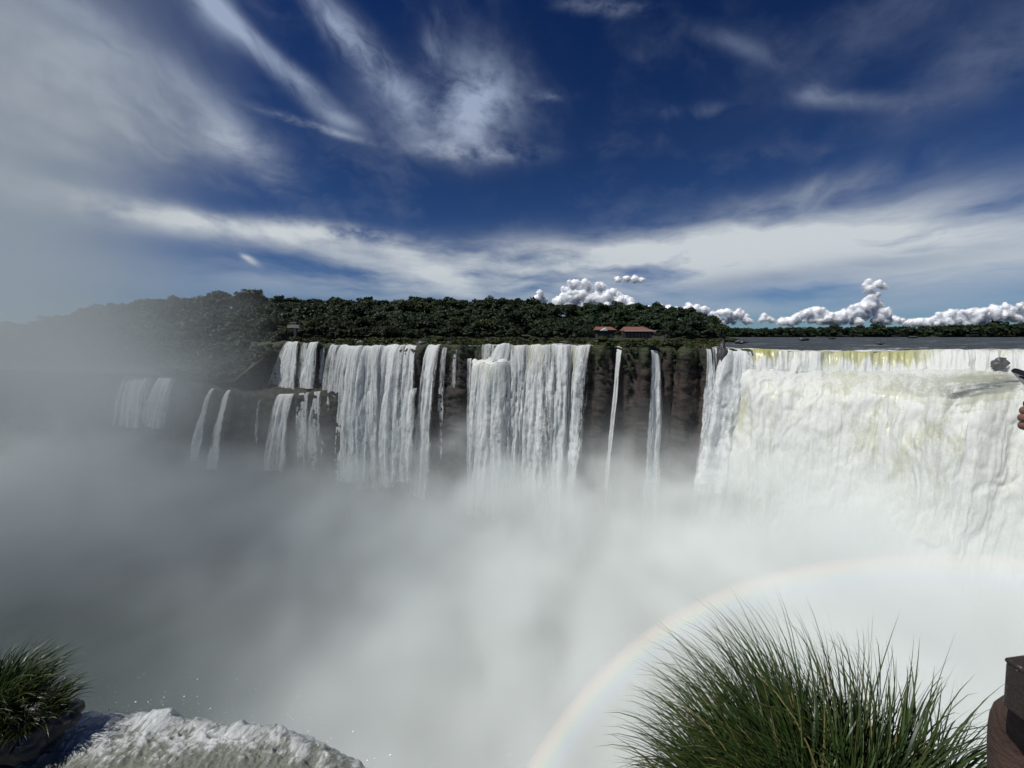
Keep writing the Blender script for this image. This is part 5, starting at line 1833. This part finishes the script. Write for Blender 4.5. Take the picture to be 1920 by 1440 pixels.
    for q in range(5):
        zz_ = 0.135 + 0.012 * q
        MB().tube([(0.034 + 0.004 * q, -0.075, zz_), (0.036 + 0.004 * q, -0.075, zz_ + 0.009)], 0.013, 8).build('strap_ring', M['leather'], bag, True)
    tag(bag, 'dark leather shoulder bag with a brown pocket at the right edge', 'bag')
    # trouser fabric of the raised thigh under the bag
    return root


person()

# ------------------------------------------------------------------ spray: mist drifting through the gorge
def volume_mat(name, density, color=(0.905, 0.942, 0.920), g=-0.3):
    m, t, o = new_mat(name)
    pv = t.new('ShaderNodeVolumePrincipled')
    pv.inputs['Color'].default_value = (*color, 1)
    pv.inputs['Anisotropy'].default_value = g
    pv.inputs['Density'].default_value = density
    t.l.new(pv.outputs[0], o.inputs['Volume'])
    return m


def mist(name, lo, hi, step, fn, mat):
    lo, hi = np.array(lo, float), np.array(hi, float)
    n = np.round((hi - lo) / step).astype(int) + 1
    hi = lo + (n - 1) * step
    gx, gy, gz = [lo[i] + step * np.arange(n[i]) for i in range(3)]
    X, Y, Z = np.meshgrid(gx, gy, gz, indexing='ij')
    D = fn(X, Y, Z).astype(np.float32)
    # fade out at the sides of the domain
    me = bpy.data.meshes.new(name)
    me.vertices.add(D.size)
    me.vertices.foreach_set('co', np.stack([X, Y, Z], -1).astype(np.float32).ravel())
    at = me.attributes.new('dens', 'FLOAT', 'POINT')
    at.data.foreach_set('value', D.ravel())
    o = bpy.data.objects.new(name, me)
    col.objects.link(o)
    ng = bpy.data.node_groups.new(name, 'GeometryNodeTree')
    ng.interface.new_socket('Geometry', in_out='INPUT', socket_type='NodeSocketGeometry')
    ng.interface.new_socket('Geometry', in_out='OUTPUT', socket_type='NodeSocketGeometry')
    q = NT(ng)
    gi = q.new('NodeGroupInput'); go = q.new('NodeGroupOutput')
    pos = q.new('GeometryNodeInputPosition').outputs[0]
    sp = q.new('ShaderNodeSeparateXYZ'); q.l.new(pos, sp.inputs[0])
    idx = []
    for i in range(3):
        a = q.m('DIVIDE', q.m('SUBTRACT', sp.outputs[i], float(lo[i])), float(step))
        a = q.m('MINIMUM', q.m('MAXIMUM', q.m('ROUND', a), 0.0), float(n[i] - 1))
        idx.append(a)
    # integer maths: floats lose the exact index beyond 16 million only
    ii = q.m('ADD', q.m('MULTIPLY', q.m('ADD', q.m('MULTIPLY', idx[0], float(n[1])), idx[1]), float(n[2])), idx[2])
    na = q.new('GeometryNodeInputNamedAttribute', data_type='FLOAT'); na.inputs['Name'].default_value = 'dens'
    si = q.new('GeometryNodeSampleIndex', data_type='FLOAT', domain='POINT')
    q.l.new(gi.outputs[0], si.inputs['Geometry'])
    q.l.new(na.outputs[0], si.inputs['Value'])
    q.l.new(ii, si.inputs['Index'])
    vc = q.new('GeometryNodeVolumeCube')
    q.l.new(si.outputs[0], vc.inputs['Density'])
    vc.inputs['Min'].default_value = tuple(lo)
    vc.inputs['Max'].default_value = tuple(hi)
    for i, k in enumerate('XYZ'):
        vc.inputs['Resolution ' + k].default_value = int(n[i])
    sm = q.new('GeometryNodeSetMaterial'); sm.inputs['Material'].default_value = mat
    q.l.new(vc.outputs[0], sm.inputs[0]); q.l.new(sm.outputs[0], go.inputs[0])
    md = o.modifiers.new('mist', 'NODES'); md.node_group = ng
    me.materials.append(mat)
    tag(o, kind='stuff')
    return o, D


FOOT = (P_FOOT[:, 0], P_FOOT[:, 1], P_FOOT[:, 2])
RX = np.array([rim(u)[0] for u in np.linspace(-600, 2290, 400)]); RYv = np.array([rim(u)[1] for u in np.linspace(-600, 2290, 400)])


def mist_density(X, Y, Z):
    wall = np.interp(X, RX, RYv)
    n1 = fbm(X * 0.018, Y * 0.018, Z * 0.022, 4, 0.55, seed=2)
    n2 = bill(X * 0.045, Y * 0.045, Z * 0.05, 4, 0.55, seed=7) - 0.33
    ratio = X / np.maximum(Y, 12.0)
    right = sstep(-1.42, 0.10, ratio + 0.16 * n1) ** 1.25
    far = sstep(70, 150, Y)
    # fill of the gorge, billowing on top
    ztop = -53 + 12 * n1 + 34 * n2 + 8 * sstep(20, 90, X) - 6 * (1 - right) + 9 * sstep(95, 140, Y)
    fill = 1 / (1 + np.exp(-(ztop - Z) / 4.8))
    rho = 0.0016 + 0.082 * np.maximum(right, 0.45 * far)
    D = rho * fill * np.clip(0.80 + 0.45 * n1 + 0.7 * n2, 0.25, 2)
    # thin veil above the fill
    D += 0.0022 * np.exp(-np.maximum(Z + 45, 0) / 12.0) * (Z < 8) * (0.6 + n1) * (0.12 + 0.88 * right)
    # torn spray in front of the great cascade and at the foot of its upper drop
    D += 0.060 * sstep(25, 70, X) * (1 + 0.6 * sstep(70, 110, X)) * sstep(-12, -42, Z - 6 * sstep(70, 110, X) + 18 * n2) * np.clip(0.5 + 1.6 * n2 + n1, 0, 2)
    # spray standing before the far falls
    D += 0.016 * sstep(-110, -80, X) * sstep(45, 25, X) * sstep(wall - 16, wall - 6, Y) * sstep(-14, -46, Z + 14 * n2) * np.clip(0.6 + n1 + 1.5 * n2, 0, 2)
    fx, fy, fz = FOOT
    yy_ = np.interp(X, fx, fy); zz_ = np.interp(X, fx, fz)
    D += 0.085 * np.exp(-((Y - yy_ + 1.0) / 3.2) ** 2 - ((Z - zz_ - 0.8) / 2.6) ** 2) * np.clip(0.5 + 1.2 * n1 + 1.5 * n2, 0, 2) * sstep(fx[0], fx[0] + 6, X)
    # plume drifting up and away on the left
    ax_ = -X / np.maximum(Y, 30.0)
    band = sstep(0.58, 1.32, ax_ + 0.30 * n1)
    pl = 0.0125 * band * sstep(45, 85, Y) * (1 - sstep(150, 205, Y)) * (0.70 + 0.9 * n1) * np.exp(-np.maximum(Z - 5, 0) / 190.0) * sstep(-45, 0, Z)
    D += np.maximum(pl, 0)
    # mist at the foot of the left falls
    D += 0.0070 * np.exp(-((ax_ - 0.98) / 0.34) ** 2) * sstep(110, 150, Y) * sstep(10, -22, Z + 10 * n1) * (0.8 + n1)
    D = np.where(Y > wall + 6, D * (Z > -2), D)
    D = np.where(D < 0.0004, 0, D)
    for A, lo_, hi_ in ((X, -300, 172), (Y, 6, 218)):
        D = D * sstep(lo_, lo_ + 14, A) * sstep(hi_, hi_ - 14, A)
    return np.clip(D, 0, 0.14)


spray, D = mist('spray_mist', (-300, 6, -77), (172, 218, 118), 3.0, mist_density, volume_mat('spray', 1.0))

# soft, fraying edges of the cumulus clouds
cloud_vol = volume_mat('cloud_edge', 1.0, color=(0.995, 0.996, 0.998), g=0.1)
for ob, C_, o_, Y_ in CLOUDS:
    st = 1.25 * Y_ / F
    C_ = C_ - np.array([*o_, 0])
    lo_ = (C_[:, :3] - 1.5 * C_[:, 3:]).min(0); hi_ = (C_[:, :3] + 1.5 * C_[:, 3:]).max(0)

    def edge_density(X, Y, Z):
        m_ = np.full(X.shape, -1e5)
        for (cx, cy, cz, cr) in C_:
            m_ = np.maximum(m_, (1 - np.sqrt((X - cx) ** 2 + (Y - cy) ** 2 + (Z - cz) ** 2) / cr) * cr)
        k = F / Y_
        m_ = m_ * k + 0.3 + 4.2 * fbm(X * k * 0.15, Y * k * 0.15, Z * k * 0.15, 5, 0.6, seed=4)
        return 0.42 * k * sstep(-0.8, 3.0, m_) ** 1.5
    e_, _ = mist('soft_edge', lo_, hi_, st, edge_density, cloud_vol)
    e_.parent = ob


# ------------------------------------------------------------------ rainbow: bow of sunlight put into the scatter colour of a thin arc of spray
def rainbow():
    az, el = R(81.0), R(-57.7)
    axis = Vector((math.sin(az) * math.cos(el), math.cos(az) * math.cos(el), math.sin(el)))
    e1 = Vector((0, 0, 1)); e1 = (e1 - axis * e1.dot(axis)).normalized()
    e2 = axis.cross(e1)
    m, t, o = new_mat('rainbow_spray')
    g = t.new('ShaderNodeTexCoord').outputs['Object']
    dt = t.new('ShaderNodeVectorMath', operation='DOT_PRODUCT')
    t.l.new(t.vm('NORMALIZE', g), dt.inputs[0]); dt.inputs[1].default_value = axis
    ang = t.m('ARCCOSINE', dt.outputs['Value'])
    k = t.mapr(ang, R(38.6), R(42.8), 0.0, 1.0, smooth=False)
    rp = t.new('ShaderNodeValToRGB')
    t.l.new(k, rp.inputs[0])
    stops = [(0.0, (1, 1, 1), 0), (0.30, (0.75, 0.72, 1.0), 0.35), (0.45, (0.55, 0.70, 1.0), 0.8), (0.58, (0.62, 1.0, 0.80), 0.8), (0.70, (1.0, 0.94, 0.45), 1.0),
             (0.82, (1.0, 0.62, 0.32), 1.0), (0.92, (1.0, 0.45, 0.35), 0.6), (1.0, (1, 0.6, 0.5), 0)]
    rp.color_ramp.elements[0].position = 0.0; rp.color_ramp.elements[1].position = 1.0
    for i, (p_, c_, a_) in enumerate(stops):
        e = rp.color_ramp.elements[0] if i == 0 else rp.color_ramp.elements[-1] if i == len(stops) - 1 else rp.color_ramp.elements.new(p_)
        e.color = (*c_, a_)
    sc = t.new('ShaderNodeVolumeScatter')
    t.l.new(rp.outputs[0], sc.inputs['Color'])
    t.l.new(t.m('MULTIPLY', rp.outputs[1], 0.085), sc.inputs['Density'])
    sc.inputs['Anisotropy'].default_value = -0.3
    t.l.new(sc.outputs[0], o.inputs['Volume'])
    V = []; Fq = []
    ph = np.radians(np.linspace(-128, 128, 130))
    for p in ph:
        side = e1 * math.cos(p) + e2 * math.sin(p)
        for rr, th in ((38, R(38.6)), (38, R(42.8)), (44, R(42.8)), (44, R(38.6))):
            V.append((axis * math.cos(th) + side * math.sin(th)) * rr)
    for j in range(len(ph) - 1):
        for q in range(4):
            Fq.append((j * 4 + q, j * 4 + (q + 1) % 4, (j + 1) * 4 + (q + 1) % 4, (j + 1) * 4 + q))
    n = len(ph) * 4
    Fq += [(3, 2, 1, 0), (n - 4, n - 3, n - 2, n - 1)]
    ob = mesh_np('rainbow', [tuple(v) for v in V], Fq, m, smooth=False)
    import bmesh
    bm = bmesh.new(); bm.from_mesh(ob.data); bmesh.ops.recalc_face_normals(bm, faces=bm.faces[:]); bm.to_mesh(ob.data); bm.free()
    ob.location = EYE
    tag(ob, 'faint rainbow arc in the spray above the big grass tussock', 'rainbow')


rainbow()
